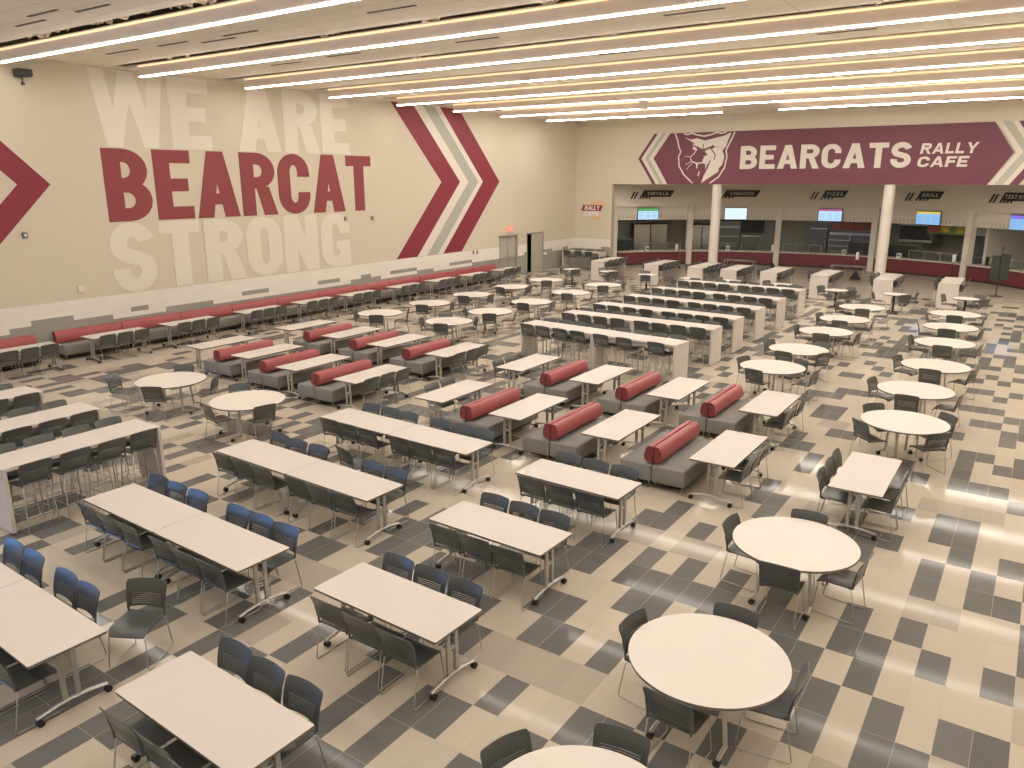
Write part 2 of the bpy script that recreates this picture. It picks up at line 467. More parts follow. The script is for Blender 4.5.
# slot air diffusers in the ceiling
dash = [(-17.6, 8.82, 1.2), (-16.3, 9.15, 1.25), (-18.9, 9.19, 1.3), (-17.4, 12.83, 1.3), (-16.2, 12.55, 1.25), (-18.8, 12.5, 1.25), (-21.0, 12.45, 1.5),
        (-11.5, 12.6, 1.3), (-8.2, 12.4, 1.3), (-19.2, 16.4, 1.3), (-16.6, 16.2, 1.3), (-12.2, 16.4, 1.3), (-6.6, 16.3, 1.3), (-3.0, 16.5, 1.3), (-18.2, 20.3, 1.3),
        (-10.2, 20.2, 1.3), (-4.5, 20.4, 1.3), (-14.1, 20.1, 1.3), (-7.4, 24.1, 1.3), (-2.6, 24.0, 1.3), (-12.5, 23.9, 1.3)]
for n, (x, y, w) in enumerate(dash):
    bm = B(); box(bm, -w/2, w/2, -.035, .035, 0, .012); 
    t = solid('ceiling_vent', bm, 'rack', '', 'ceiling vent', (x, y, ZC-.0125), 0, 'slot air diffusers in the ceiling', 0)
    bay = sum(1 for q in LY if q < y and q > 9)
    t['label'] = 'dark slot vent in the ceiling %s, %s from the mural' % ('before the first light row' if bay == 0 else 'past the %s light row' % ORD[bay-1],
              ORD[sorted(q[0] for q in dash if sum(1 for z in LY if z < q[1] and z > 9) == bay).index(x)])

# ------------------------------------------------------------------ lettering made of polygons
def arcpts(cx, cy, rx, ry, a0, a1, n=10): return [(cx+rx*math.cos(Rd(a0+(a1-a0)*i/n)), cy+ry*math.sin(Rd(a0+(a1-a0)*i/n))) for i in range(n+1)]
def band(cx, cy, rx, ry, s, t, a0, a1, n=10):
    o = arcpts(cx, cy, rx, ry, a0, a1, n); i = arcpts(cx, cy, max(.001, rx-s), max(.001, ry-t), a0, a1, n)
    return [[o[k], o[k+1], i[k+1], i[k]] for k in range(n)]
def rc(x0, x1, y0, y1): return [(x0, y0), (x1, y0), (x1, y1), (x0, y1)]
def stroke(pts, s):
    out = []; q = [Vector(p) for p in pts]; L_, R_ = [], []
    for i, p in enumerate(q):
        d = (q[min(i+1, len(q)-1)]-q[max(i-1, 0)]).normalized(); n = Vector((-d.y, d.x))*s/2
        L_.append(tuple(p+n)); R_.append(tuple(p-n))
    return [[L_[i], L_[i+1], R_[i+1], R_[i]] for i in range(len(q)-1)]
def bowl(y0, y1, w, s, t, x=0.):
    h = (y1-y0)/2; r = min(w*.55, h*1.15)
    return [rc(x, w-r, y1-t, y1), rc(x, w-r, y0, y0+t)] + band(w-r, y0+h, r, h, s, t, -90, 90)
def glyph(c, w, s, t):
    m = .5
    if c == 'I': return [rc(0, s, 0, 1)]
    if c in 'EFL':
        P = [rc(0, s, 0, 1)]
        if c != 'F': P.append(rc(s, w, 0, t))
        if c != 'L': P += [rc(s, w, 1-t, 1), rc(s, w*.9, m-t/2, m+t/2)]
        return P
    if c == 'B': return [rc(0, s, 0, 1)]+bowl(.5-t*.45, 1, w*.95, s, t)+bowl(0, .5+t*.45, w, s, t)
    if c == 'P': return [rc(0, s, 0, 1)]+bowl(.42, 1, w, s, t)
    if c == 'R': return [rc(0, s, 0, 1)]+bowl(.43, 1, w, s, t)+[[(w*.42, .46), (w*.42+s, .46), (w*1.03, 0), (w*1.03-s*1.08, 0)]]
    if c == 'D': return [rc(0, s, 0, 1)]+bowl(0, 1, w, s, t)
    if c == 'A':
        a = s*1.06
        return [[(0, 0), (a, 0), (w/2+a*.35, 1), (w/2-a*.52, 1)], [(w, 0), (w-a, 0), (w/2-a*.35, 1), (w/2+a*.52, 1)], rc(w*.24, w*.76, .20, .20+t*.9)]
    if c in 'COG':
        r = min(.34, w*.5); ry = r
        P = band(w/2, 1-ry, w/2, ry, s, t, 0, 180, 14)+band(w/2, ry, w/2, ry, s, t, 180, 360, 14)+[rc(0, s, ry, 1-ry)]
        if c == 'O': P.append(rc(w-s, w, ry, 1-ry))
        else: P += [rc(w-s, w, .62, 1-ry), rc(w-s, w, ry if c == 'C' else 0, .36 if c == 'C' else .48)]
        if c == 'G': P.append(rc(w*.52, w, .48-t*.85, .48))
        return P
    if c == 'S':
        r = (1-t)/4; a = w/2-s/2
        pts = arcpts(w/2, 1-t/2-r, a, r, 12, 90, 6)+arcpts(w/2, 1-t/2-r, a, r, 90, 232, 10)[1:]+arcpts(w/2, t/2+r, a, r, 52, -90, 10)+arcpts(w/2, t/2+r, a, r, -90, -192, 7)[1:]
        return stroke(pts, (s+t)/2)
    if c == 'T': return [rc(0, w, 1-t, 1), rc(w/2-s/2, w/2+s/2, 0, 1-t)]
    if c == 'N': return [rc(0, s, 0, 1), rc(w-s, w, 0, 1), [(0, 1), (s*1.05, 1), (w, 0), (w-s*1.05, 0)]]
    if c == 'H': return [rc(0, s, 0, 1), rc(w-s, w, 0, 1), rc(s, w-s, m-t/2, m+t/2)]
    if c == 'W':
        q = w/4; a = s*.74
        return [[(0, 1), (a, 1), (q+a*.5, 0), (q-a*.5, 0)], [(2*q-a*.5, 1), (2*q+a*.5, 1), (q+a*.5, 0), (q-a*.5, 0)],
                [(2*q-a*.5, 1), (2*q+a*.5, 1), (3*q+a*.5, 0), (3*q-a*.5, 0)], [(w-a, 1), (w, 1), (3*q+a*.5, 0), (3*q-a*.5, 0)]]
    if c == 'Y': return [[(0, 1), (s*1.1, 1), (w/2+s/2, .4), (w/2-s/2, .4)], [(w-s*1.1, 1), (w, 1), (w/2+s/2, .4), (w/2-s/2, .4)], rc(w/2-s/2, w/2+s/2, 0, .42)]
    if c == 'Z': return [rc(0, w, 1-t, 1), rc(0, w, 0, t), [(0, t), (s*1.2, t), (w, 1-t), (w-s*1.2, 1-t)]]
    if c == 'K': return [rc(0, s, 0, 1), [(s*.8, .38), (s*.8, .62), (w-s*1.1, 1), (w, 1)], [(w*.42, .62), (w*.3, .5), (w-s*1.15, 0), (w+.02, 0)]]
    return []
WID = {'I': .36, 'W': 1.42, 'N': 1.05, 'L': .82, 'E': .88, 'F': .84, 'T': .95, 'S': .98, 'A': 1.12, 'O': 1.0, 'G': 1.0, 'C': 1.0, 'R': 1.0, 'B': 1.0, 'P': .95, 'D': 1.0, 'Y': 1.08}
def text_polys(txt, w, s, t, gap, shear=0.):
    x = 0; out = []
    for c in txt:
        if c == ' ': x += w*.55; continue
        cw = s if c == 'I' else w*WID.get(c, 1.)
        for p in glyph(c, cw, s, t): out.append([(x+a+b*shear, b) for a, b in p])
        x += cw+gap
    return out, x-gap
def place_text(bm, txt, w, s, t, gap, place, x0, x1, z0, z1, shear=0., mi=0, th=.006):
    """fits txt into x0..x1, z0..z1; place(u, z, d) gives the point on the wall, d = how far it stands off"""
    P, W = text_polys(txt, w, s, t, gap, shear)
    k = (x1-x0)/(W+shear)
    for n_, p in enumerate(P):
        q = [(x0+a*k, z0+b*(z1-z0)) for a, b in p]
        poly3(bm, q, place, mi, th+.00035*(n_ % 40))
PN = [0]
def poly3(bm, q, place, mi=0, th=.006, d0=.001):
    PN[0] += 1; th += .00009*(PN[0] % 11); d0 += .00007*(PN[0] % 9)
    ar = sum(q[i][0]*q[(i+1) % len(q)][1]-q[(i+1) % len(q)][0]*q[i][1] for i in range(len(q)))
    if abs(ar) < 1e-9: return
    lo = [bm.verts.new(place(a, b, d0)) for a, b in q]; hi = [bm.verts.new(place(a, b, th)) for a, b in q]
    bm.faces.new(hi).material_index = mi; bm.faces.new(lo[::-1]).material_index = mi
    for i in range(len(q)):
        bm.faces.new((lo[i], lo[(i+1) % len(q)], hi[(i+1) % len(q)], hi[i])).material_index = mi
LW = lambda a, b, d: (XW+d, a, b)              # on the left wall
BW = lambda a, b, d: (a, YB-d, b)              # on the back wall
def arcplace(r): return lambda a, b, d: (*arc(a, r-d), b)   # on a curved board, a = angle

bm = B(); place_text(bm, 'WE ARE', .60, .235, .20, .055, LW, 13.15, 23.68, 6.19, 8.44)
solid('painted_lettering', bm, 'mural_white', 'tall white painted words along the top of the mural wall', 'wall lettering', group='painted mural on the beige wall', smooth=0)
bm = B(); place_text(bm, 'BEARCAT', .62, .235, .185, .055, LW, 13.25, 24.85, 3.925, 6.15)
solid('painted_lettering', bm, 'brick_red', 'brick red painted word across the middle of the mural wall', 'wall lettering', group='painted mural on the beige wall', smooth=0)
bm = B(); place_text(bm, 'STRONG', .60, .235, .19, .055, LW, 13.12, 23.42, 1.72, 3.87)
solid('painted_lettering', bm, 'mural_white', 'white painted word along the bottom of the mural wall above the bench', 'wall lettering', group='painted mural on the beige wall', smooth=0)
CH0, CH1, CHM = 1.70, 8.46, 5.08
def chevron(bm, a, b, dy, mi=0):  # a..b along the wall at the ends, tip dy further on
    poly3(bm, [(a, CH0), (b, CH0), (b+dy, CHM), (a+dy, CHM)], LW, mi); poly3(bm, [(a+dy, CHM), (b+dy, CHM), (b, CH1), (a, CH1)], LW, mi)
ch = root('painted_chevron', 'big painted chevron of maroon, pale grey and white stripes pointing at the doors', 'wall chevron', (0, 0, 0), 0, 'painted mural on the beige wall')
for a, b, mt, lb in ((26.25, 27.68, 'maroon', 'maroon stripe beside the lettering'), (27.68, 28.36, 'mural_white', 'white stripe'), (28.36, 29.18, 'mural_grey', 'pale grey stripe'),
                     (29.18, 29.58, 'mural_white', 'narrow white stripe'), (29.58, 31.04, 'maroon', 'maroon stripe beside the doors')):
    bm = B(); chevron(bm, a, b, 3.33); part('stripe', bm, mt, ch, 0, lb)
bm = B(); chevron(bm, 7.42, 8.32, 3.33)
solid('painted_chevron', bm, 'maroon', 'maroon chevron tip before the brick red word, cut by the photo edge', 'wall chevron', group='painted mural on the beige wall', smooth=0)

# banner over the serving opening
bn = root('wall_banner', 'long plum maroon banner with white lettering over the serving counters', 'banner', (0, YB-.03, 4.9))
def bpoly(bm, pts, d0=0, d1=.02): poly3(bm, pts, lambda a, b, d: (a, -d, b-4.9), 0, d1, d0)
ZB, ZT, ZM = 4.91, 7.66, 6.33
bm = B(); bpoly(bm, [(-18.22, ZB), (-2.58, ZB), (-1.72, ZM), (-2.62, ZT), (-18.17, ZT), (-19.12, ZM)]); part('field', bm, 'banner', bn, 0)
def bstripe(x, w, sgn, mt, lb):
    bm = B(); o = .95*sgn
    bpoly(bm, [(x, ZB), (x+w, ZB), (x+w+o, ZM), (x+o, ZM)]); bpoly(bm, [(x+o, ZM), (x+w+o, ZM), (x+w, ZT), (x, ZT)])
    part('stripe', bm, mt, bn, 0, lb)
for x, w, mt, lb in ((-19.13, .2, 'banner', 'outer maroon stripe'), (-18.93, .24, 'banner_white', 'white stripe'), (-18.69, .24, 'banner_grey', 'grey stripe'), (-18.45, .25, 'banner_white', 'inner white stripe')):
    bstripe(x, w, -1, mt, lb)
for x, w, mt, lb in ((-2.56, .24, 'banner_white', 'inner white stripe'), (-2.32, .36, 'banner_grey', 'grey stripe'), (-1.96, .24, 'banner_white', 'white stripe'), (-1.72, .36, 'banner', 'outer maroon stripe')):
    bstripe(x, w, 1, mt, lb)
BP = lambda a, b, d: (a, -.02-d, b-4.9)
bm = B(); place_text(bm, 'BEARCATS', .70, .225, .20, .09, BP, -14.12, -5.85, 5.70, 6.88); part('lettering', bm, 'banner_white', bn, 0)
bm = B(); place_text(bm, 'RALLY', .95, .25, .22, .14, BP, -5.50, -3.10, 6.32, 6.80, .13)
place_text(bm, 'CAFE', .95, .25, .22, .14, BP, -5.58, -3.42, 5.72, 6.20, .13); part('slanted_lettering', bm, 'banner_white', bn, 0)
em = link('emblem', None, bn)
outL=[(-17.89,7.65),(-17.73,7.31),(-17.62,6.89),(-17.50,6.67),(-17.62,6.39),(-17.56,5.89),(-17.25,5.42),(-16.72,4.97)]
outR=[(-14.50,7.62),(-14.67,7.23),(-14.85,6.87),(-14.92,6.67),(-14.85,6.35),(-14.95,5.78),(-15.26,5.29),(-15.73,4.97)]
crown=[(-17.38,7.63),(-17.15,7.56),(-16.93,7.63),(-16.61,7.53),(-16.20,7.45),(-15.81,7.52),(-15.47,7.63),(-15.27,7.57),(-14.95,7.63)]
brow=[(-17.34,7.43),(-16.95,7.29),(-16.60,7.36),(-16.14,7.22),(-15.54,7.35),(-15.11,7.43),(-14.69,7.61),(-14.85,7.19),(-14.96,6.83),(-15.64,6.91),(-15.94,6.85),(-16.20,6.68),(-16.50,6.91),(-16.85,6.99),(-16.72,7.08),(-17.00,7.24)]
face=[(-16.11,6.68),(-15.64,6.88),(-14.98,6.83),(-15.13,6.69),(-14.99,6.35),(-15.09,5.94),(-15.27,5.76),(-15.28,5.57),(-15.43,5.49),(-15.66,5.33),(-16.01,5.12),(-16.22,4.97),(-16.11,5.33),(-15.91,5.74),(-15.76,6.11),(-15.80,6.36),(-16.01,6.53)]
muz=[(-16.22,6.37),(-15.87,6.49),(-15.76,6.26),(-15.89,5.99),(-16.20,6.05)]
bm = B()
for p in (outL, outR, crown):
    for q in stroke(p, .075): poly3(bm, q, BP)
part('outline', bm, 'banner_white', em, 0)
bm = B()
for p in (brow, face, muz, [(-16.84,6.92),(-16.57,6.89),(-16.63,6.74),(-16.78,6.76)], [(-16.59,6.02),(-16.47,6.02),(-16.48,5.75),(-16.54,5.77)], [(-16.06,6.0),(-15.94,6.0),(-16.01,5.69)], [(-16.46,5.37),(-16.40,5.61),(-16.33,5.61),(-16.38,5.34)]):
    poly3(bm, p, BP)
for p, s in (([(-16.56,6.79),(-16.73,6.54),(-16.92,6.38),(-16.89,6.21),(-16.72,6.09)], .05), ([(-16.92,6.38),(-17.25,6.42)], .03), ([(-16.84,6.15),(-17.19,5.97)], .03), ([(-16.79,6.09),(-17.11,5.70)], .03),
             ([(-16.72,6.09),(-16.5,6.02),(-16.2,6.07),(-15.92,6.0)], .07)):
    for q in stroke(p, s): poly3(bm, q, BP)
part('cat_face', bm, 'banner_white', em, 0)
bm = B(); BP2 = lambda a, b, d: (a, -.027-d, b-4.9)
for p, s in (([(-16.78,6.97),(-16.20,6.72)], .07), ([(-16.20,6.72),(-15.62,6.95)], .07), ([(-16.22,7.03),(-16.21,6.7)], .05), ([(-15.78,6.81),(-15.50,6.46),(-15.56,6.22)], .06), ([(-15.87,6.83),(-15.6,6.84)], .09)):
    for q in stroke(p, s): poly3(bm, q, BP2)
poly3(bm, [(-16.52,6.40),(-16.20,6.46),(-16.12,6.30),(-16.28,6.18),(-16.50,6.17)], BP2)
part('face_lines', bm, 'banner', em, 0)

# small decal on the back wall stub
dc = root('wall_decal', 'small orange and dark red slanted wall decal between mural corner and counters', 'wall decal', (0, YB-.001, 0))
DP = lambda a, b, d: (a, -d, b)
bm = B(); poly3(bm, [(-23.25,3.66),(-22.25,3.66),(-22.15,3.92),(-23.1,3.92)], DP); poly3(bm, [(-23.2,2.86),(-22.6,2.74),(-22.35,3.12),(-23.0,3.06)], DP); part('orange_panel', bm, 'orange', dc, 0)
bm = B(); poly3(bm, [(-23.8,3.33),(-22.44,3.33),(-22.3,3.68),(-23.66,3.68)], DP, 0, .008); part('red_panel', bm, 'decal_red', dc, 0)
bm = B(); place_text(bm, 'RALLY', .8, .22, .2, .12, lambda a, b, d: (a, -.009-d, b), -23.55, -22.5, 3.38, 3.64, .2); place_text(bm, 'CAFE', .8, .22, .2, .12, DP, -23.6, -22.55, 3.04, 3.29, .2); part('lettering', bm, 'decal_white', dc, 0)

# wall-mounted odds and ends
bm = B(); box(bm, XW, XW+.1, 35.0, 35.5, 2.46, 2.72, .01); s = tag(link('exit_sign', mesh('exit_sign', bm, 'exit', 0)), 'red lit exit sign on the wall above the closed double door', 'exit sign')
bm = B(); place_text(bm, 'E', .7, .2, .18, .1, lambda a, b, d: (XW+.1+d, a, b), 35.07, 35.15, 2.52, 2.66)
bm.free()
bm = B(); x = 35.06
for c, w in (('E', .08), ('X', .1), ('I', .03), ('T', .09)):
    pl = lambda a, b, d: (XW+.1+d, a, b)
    if c == 'X':
        for q in stroke([(x, 2.53), (x+w, 2.65)], .025)+stroke([(x, 2.65), (x+w, 2.53)], .025): poly3(bm, q, pl)
    else: place_text(bm, c, .7, .22 if c != 'I' else 1, .2, .1, pl, x, x+w, 2.53, 2.65)
    x += w+.03
part('lettering', bm, 'white', s, 0)
cm = root('wall_speaker', 'dark bracketed spotlight high on the mural wall under the ceiling', 'wall spotlight', (XW, 11.2, 8.05))
bm = B(); box(bm, 0, .04, -.1, .1, -.1, .12, .01); tube(bm, [(.02, 0, 0), (.2, 0, -.02)], .02); part('bracket', bm, 'dark_eq', cm)
bm = B(); box(bm, .16, .5, -.2, .2, -.1, .10, .04, 2); part('housing', bm, 'panel_grey', cm)
bm = B(); tube(bm, [(.26, 0, -.09), (.26, 0, -.25)], .02); cyl(bm, (.26, 0), .05, -.31, -.24, 10); part('sensor', bm, 'dark_eq', cm)
cm.name = 'wall_spotlight'
for nm, y, z, w, h, lb, mt in (('wall_sensor', 10.72, 3.68, .14, .16, 'small dark sensor on the mural wall beneath the maroon chevron tip', 'grey_eq'),
    ('wall_horn', 12.06, 1.97, .2, .2, 'white round-cornered alarm on the wall above the first bench tables', 'white'),
    ('wall_box', 23.21, 3.63, .13, .14, 'tiny grey box on the mural wall inside the last white letter', 'grey_eq'),
    ('wall_box', 24.8, 3.59, .13, .14, 'tiny grey box on the mural wall past the last white letter', 'grey_eq'),
    ('wall_switch', 31.99, 1.58, .1, .16, 'first of two red-trimmed switches on the white wall tile before the doors', 'food_red'),
    ('wall_switch', 32.3, 1.57, .1, .16, 'second of two red-trimmed switches on the white wall tile before the doors', 'food_red')):
    bm = B(); box(bm, 0.013, .075, -w/2, w/2, -h/2, h/2, .015, 2); o = solid(nm, bm, mt, lb, nm.replace('_', ' '), (XW, y, z), 0)
    bm = B(); box(bm, .074, .085, -w*.25, w*.25, -h*.25, h*.2, .004); part('cover', bm, 'white' if mt != 'white' else 'beam', o)
# ------------------------------------------------------------------ curved serving counters
PIL = [-34.4, -12.2, 10.6, 32.6]
EDGE = [-55.8, *PIL, 58.0]
def arcwall(bm, t0, t1, r0, r1, z0, z1, mi=0, step=2.):
    n = max(1, int(round((t1-t0)/step))); P = []
    for k in range(n+1):
        t = t0+(t1-t0)*k/n; a, b = arc(t, r0), arc(t, r1)
        P.append([bm.verts.new((*a, z0)), bm.verts.new((*b, z0)), bm.verts.new((*b, z1)), bm.verts.new((*a, z1))])
    for k in range(n):
        for j in range(4): bm.faces.new((P[k][j], P[k+1][j], P[k+1][(j+1) % 4], P[k][(j+1) % 4])).material_index = mi
    bm.faces.new(P[0]).material_index = mi; bm.faces.new(P[-1][::-1]).material_index = mi
bm = B(); arcwall(bm, -59, 62, ARC_R, ARC_R+.25, 3.55, 4.9); struct('wall_fascia', bm, 'fascia', 20)
# soffit between the flat header and the curved fascia
bm = B(); n = 40
for k in range(n):
    a, b = -56+114*k/n, -56+114*(k+1)/n
    p, q = arc(a, ARC_R+.2), arc(b, ARC_R+.2)
    if min(p[1], q[1]) <= YB+.05: continue
    prism(bm, [(p[0], YB+.05), (q[0], YB+.05), q, p], 4.9, 5.0)
struct('ceiling_soffit', bm, 'fascia')
for n, t in enumerate(PIL):
    bm = B(); x, y = arc(t, ARC_R+.0); 
    prism(bm, rrect(-.16, .16, -.12, .32, .01, 1), 0, 3.56)
    o = struct('pillar_%d' % (n+1), bm, 'valance'); o.location = (x, y, 0); o.rotation_euler = (0, 0, -Rd(t))
for n, t in enumerate((-55.0, 57.0)):
    bm = B(); x, y = arc(t, ARC_R); prism(bm, rrect(-.14, .14, -.15, .3, .01, 1), 0, 3.56)
    o = struct('pillar_%d' % (n+5), bm, 'valance'); o.location = (x, y, 0); o.rotation_euler = (0, 0, -Rd(t))
for n, x in enumerate((-15.35, -6.66)):
    bm = B(); cyl(bm, (0, 0), .26, 0, 4.9, 28); cyl(bm, (0, 0), .28, 0, .08, 28, mi=1)
    o = struct('column_%d' % (n+1), bm, ['mural_white', 'kick'], 40); o.location = (x, YB+.27-.1, 0)
names = ['TORTILLA', 'SANDWICH', 'PIZZA', 'GRILL', 'TEST KITCHEN']
bayname = ['first serving bay by the mural corner', 'second serving bay behind the near column', 'middle serving bay', 'fourth serving bay past the second column', 'last serving bay at the photo edge']
# sign: angle of its left/right end; TV: angle of left/right end
SG = [(-48.1, -39.0), (-26.6, -17.2), (-2.6, 3.6), (19.4, 25.6), (38.9, 49.2)]
TV = [(-48.3, -42.8), (-25.7, -20.1), (-3.1, 2.6), (19.5, 25.2), (41.3, 47.0)]
for n in range(5):
    t0, t1 = EDGE[n], EDGE[n+1]
    bn_ = bayname[n]
    # counter: maroon front, kick plate, stone top
    c = root('serving_counter', 'maroon curved counter with stone top in the '+bn_, 'serving counter', (0, 0, 0), 0, 'serving counters')
    g = .75
    if n == 0: t0 += 1.3
    if n == 4: t1 -= 1.6
    bm = B(); arcwall(bm, t0+g, t1-g, ARC_R-.05, ARC_R+.02, .1, .80); part('front_panel', bm, 'counter', c, 20)
    bm = B(); arcwall(bm, t0+g, t1-g, ARC_R-.02, ARC_R+.02, 0, .1); part('kick_plate', bm, 'kick', c, 20)
    bm = B(); arcwall(bm, t0+g, t1-g, ARC_R-.14, ARC_R+.75, .80, .86); part('countertop', bm, 'counter_top', c, 20)
    # valance with row of arrow marks
    v = root('valance_board', 'pale valance with small arrow marks in the '+bn_, 'valance', (0, 0, 0), 0, 'valances over the counters')
    bm = B(); arcwall(bm, t0+.4, t1-.4, ARC_R+.22, ARC_R+.30, 2.75, 3.56); part('board', bm, 'valance', v, 20)
    bm = B(); pl = arcplace(ARC_R+.22); t = t0+1.2
    while t < t1-1.6:
        for q in stroke([(t, 3.02), (t+.42, 2.92)], .05)+stroke([(t+.42, 2.92), (t, 2.82)], .05): poly3(bm, q, pl)
        t += .95
    part('arrow_marks', bm, 'valance_mark', v, 0)
    # hanging name sign on the fascia
    a, b = SG[n]
    s = root('counter_sign', 'slanted charcoal name board over the '+bn_, 'sign', (0, 0, 0), 0, 'name boards over the counters')
    pl = arcplace(ARC_R); dz = .32
    bm = B(); N_ = 6
    for k in range(N_):
        u0, u1 = a+(b-a-dz*3)*k/N_, a+(b-a-dz*3)*(k+1)/N_
        poly3(bm, [(u0, 4.13), (u1, 4.13), (u1+dz*3, 4.53), (u0+dz*3, 4.53)], pl, 0, .06)
    part('board', bm, 'sign', s, 0)
    bm = B()
    for k in (-2, -1): poly3(bm, [(a+k*.85-1.0, 4.02), (a+k*.85-.62, 4.02), (a+k*.85+.30, 4.44), (a+k*.85-.10, 4.44)], pl, 0, .05)
    for k in range(4): poly3(bm, [(a+k*.85-.30, 4.02), (a+k*.85+.08, 4.02), (a+k*.85+.34, 4.13), (a+k*.85-.06, 4.13)], pl, 0, .05)
    part('slash_marks', bm, 'sign', s, 0)
    bm = B(); w = .72 if n < 4 else .8
    pl2 = arcplace(ARC_R-.06); m = (a+b)/2+.1; hw = (b-a)*(.31 if n != 4 else .40)
    place_text(bm, names[n], .62, .14, .15, .30, pl2, m-hw, m+hw, 4.24, 4.42, .1, 0, .01); part('lettering', bm, 'sign_text', s, 0)
    # menu screen
    a, b = TV[n]; mid = (a+b)/2; x, y = arc(mid, ARC_R+.10)
    t = root('menu_screen', ['menu screen with a green header', 'plain white menu screen', 'pale blue menu screen with a red header', 'blue menu screen with yellow header', 'blue menu screen with violet header'][n]+' in the '+bn_, 'screen', (x, y, 3.11), -Rd(mid), 'menu screens over the counters')
    bm = B(); box(bm, -.68, .68, 0, .07, -.37, .37, .01); part('casing', bm, 'dark_eq', t, 0)
    bm = B(); box(bm, -.65, .65, -.012, 0, -.34, .34, 0); part('display', bm, ['scr_pale', 'scr_white', 'scr_pale', 'scr_blue', 'scr_blue'][n], t, 0)
    hd = ['scr_green', None, 'scr_red', 'scr_yellow', 'scr_violet'][n]
    if hd:
        bm = B(); box(bm, -.65, .65, -.018, -.012, .17 if n in (0, 4) else .22, .34); part('header_strip', bm, hd, t, 0)
        bm = B()
        for cx in (-.42, 0, .42):
            for k in range(5): box(bm, cx-.17, cx+.17-.05*(k % 2), -.017, -.012, .08-.085*k-.015, .08-.085*k+.012)
        part('menu_lines', bm, 'scr_line', t, 0)
    bm = B(); box(bm, -.05, .05, .07, .11, -.1, .1); part('bracket', bm, 'dark_eq', t, 0)

# kitchen shell behind the counters
bm = B(); arcwall(bm, -64, 66, ARC_R+4.6, ARC_R+4.8, 0, 3.9); struct('wall_kitchen', bm, 'kitchen', 20)
bm = B(); n = 32
for k in range(n):
    a, b = -57.5+115.5*k/n, -57.5+115.5*(k+1)/n
    prism(bm, [arc(a, ARC_R+.25), arc(b, ARC_R+.25), arc(b, ARC_R+4.8), arc(a, ARC_R+4.8)], 3.56, 3.62)
struct('ceiling_kitchen', bm, 'kitchen')
for n, t in enumerate((-34.4, -12.2, 10.6, 33.6)):
    bm = B(); x, y = arc(t, ARC_R+3.05); 
    if n < 3: continue
    box(bm, -.08, .08, -2.0, 1.5, 0, 3.55); o = struct('partition_%d' % n, bm, 'valance'); o.location = (x, y, 0); o.rotation_euler = (0, 0, -Rd(t))
for n, t in enumerate((-45, -23, -1, 22, 45)):  # lamps added so that the kitchen interior shows
    x, y = arc(t, ARC_R+2.2); r = root('added_kitchen_light', 'added ceiling panel light inside the '+bayname[n], 'ceiling light', (x, y, 3.5), -Rd(t), 'added kitchen panel lights')
    bm = B(); box(bm, -.62, .62, -.32, .32, 0, .06, .01); part('frame', bm, 'white', r, 0)
    bm = B(); box(bm, -.58, .58, -.28, .28, -.01, 0); part('diffuser', bm, 'added_kitchen_led', r, 0)

def at(t, dr, z=0): return (*arc(t, ARC_R+dr), z)
# sneeze guards on the counters
for n, (t0, t1) in enumerate(((-47, -36.5), (-31.5, -21.0), (-10.5, -1.5), (19, 30), (40, 50))):
    r = root('sneeze_guard', 'glass sneeze guard on steel posts in the '+bayname[n], 'sneeze guard', (0, 0, 0), 0, 'sneeze guards on the counters')
    k = 4
    bm = B()
    for i in range(k):
        t = t0+(t1-t0)*i/(k-1); x, y = arc(t, ARC_R+.12); tube(bm, [(x, y, .86), (x, y, 1.32)], .02, 6)
    part('posts', bm, 'steel', r)
    bm = B(); tube(bm, [at(t0+(t1-t0)*i/8, .12, 1.32) for i in range(9)], .02, 6); part('top_rail', bm, 'steel', r)
    bm = B(); arcwall(bm, t0+.2, t1-.2, ARC_R+.115, ARC_R+.125, .90, 1.28); part('glass_panel', bm, 'glass', r, 20)
# equipment: box-like cabinets with doors, shelves, handles
def cabinet(name, label, t, dr, w, d, h, m1='stainless', m2='grey_eq', doors=2, z0=0., shelves=0, hood=False):
    x, y = arc(t, ARC_R+dr); r = root(name, label, name.replace('_', ' '), (x, y, z0), -Rd(t))
    bm = B(); box(bm, -w/2, w/2, -d/2+.03, d/2, .1 if z0 == 0 else 0, h, .015); part('body', bm, m1, r)
    if z0 == 0:
        bm = B(); box(bm, -w/2+.04, w/2-.04, -d/2+.08, d/2-.04, 0, .1); part('base', bm, 'kick', r)
    for k in range(doors):
        bm = B(); a = -w/2+w*k/doors; box(bm, a+.03, a+w/doors-.03, -d/2, -d/2+.03, .16, h-.08, .006); dd = part('door', bm, m2, r)
        bm = B(); hx = a+w/doors-.09 if k % 2 == 0 else a+.09; tube(bm, [(hx, -d/2-.03, h*.4), (hx, -d/2-.03, h*.65)], .014); part('handle', bm, 'steel', dd)
    for k in range(shelves):
        bm = B(); z = .3+(h-.45)*k/max(1, shelves-1); box(bm, -w/2+.02, w/2-.02, -d/2-.005, -d/2+.035, z, z+.05); part('shelf', bm, 'steel', r)
    return r
cabinet('upright_refrigerator', 'stainless double refrigerator at the rear of the first serving bay', -40.5, 3.9, 2.3, .8, 2.35, 'dark_eq', 'stainless', 2)
cabinet('upright_oven', 'dark tall oven at the mural end of the first serving bay', -50.2, 1.5, 1.25, .9, 1.55, 'grey_eq', 'dark_eq', 1)
cabinet('wire_shelf_rack', 'dark framed rack of trays at the rear of the second serving bay', -29.0, 3.9, 1.9, .7, 2.3, 'dark_eq', 'stainless', 2, shelves=4)
cabinet('wire_shelf_rack', 'stainless tray rack beside the dark framed rack in the second serving bay', -23.0, 3.9, 1.3, .7, 2.2, 'stainless', 'grey_eq', 1, shelves=4)
cabinet('food_warmer', 'grey food warmer under the black monitor in the second serving bay', -18.6, 2.1, 1.15, .8, 1.7, 'stainless', 'grey_eq', 1)
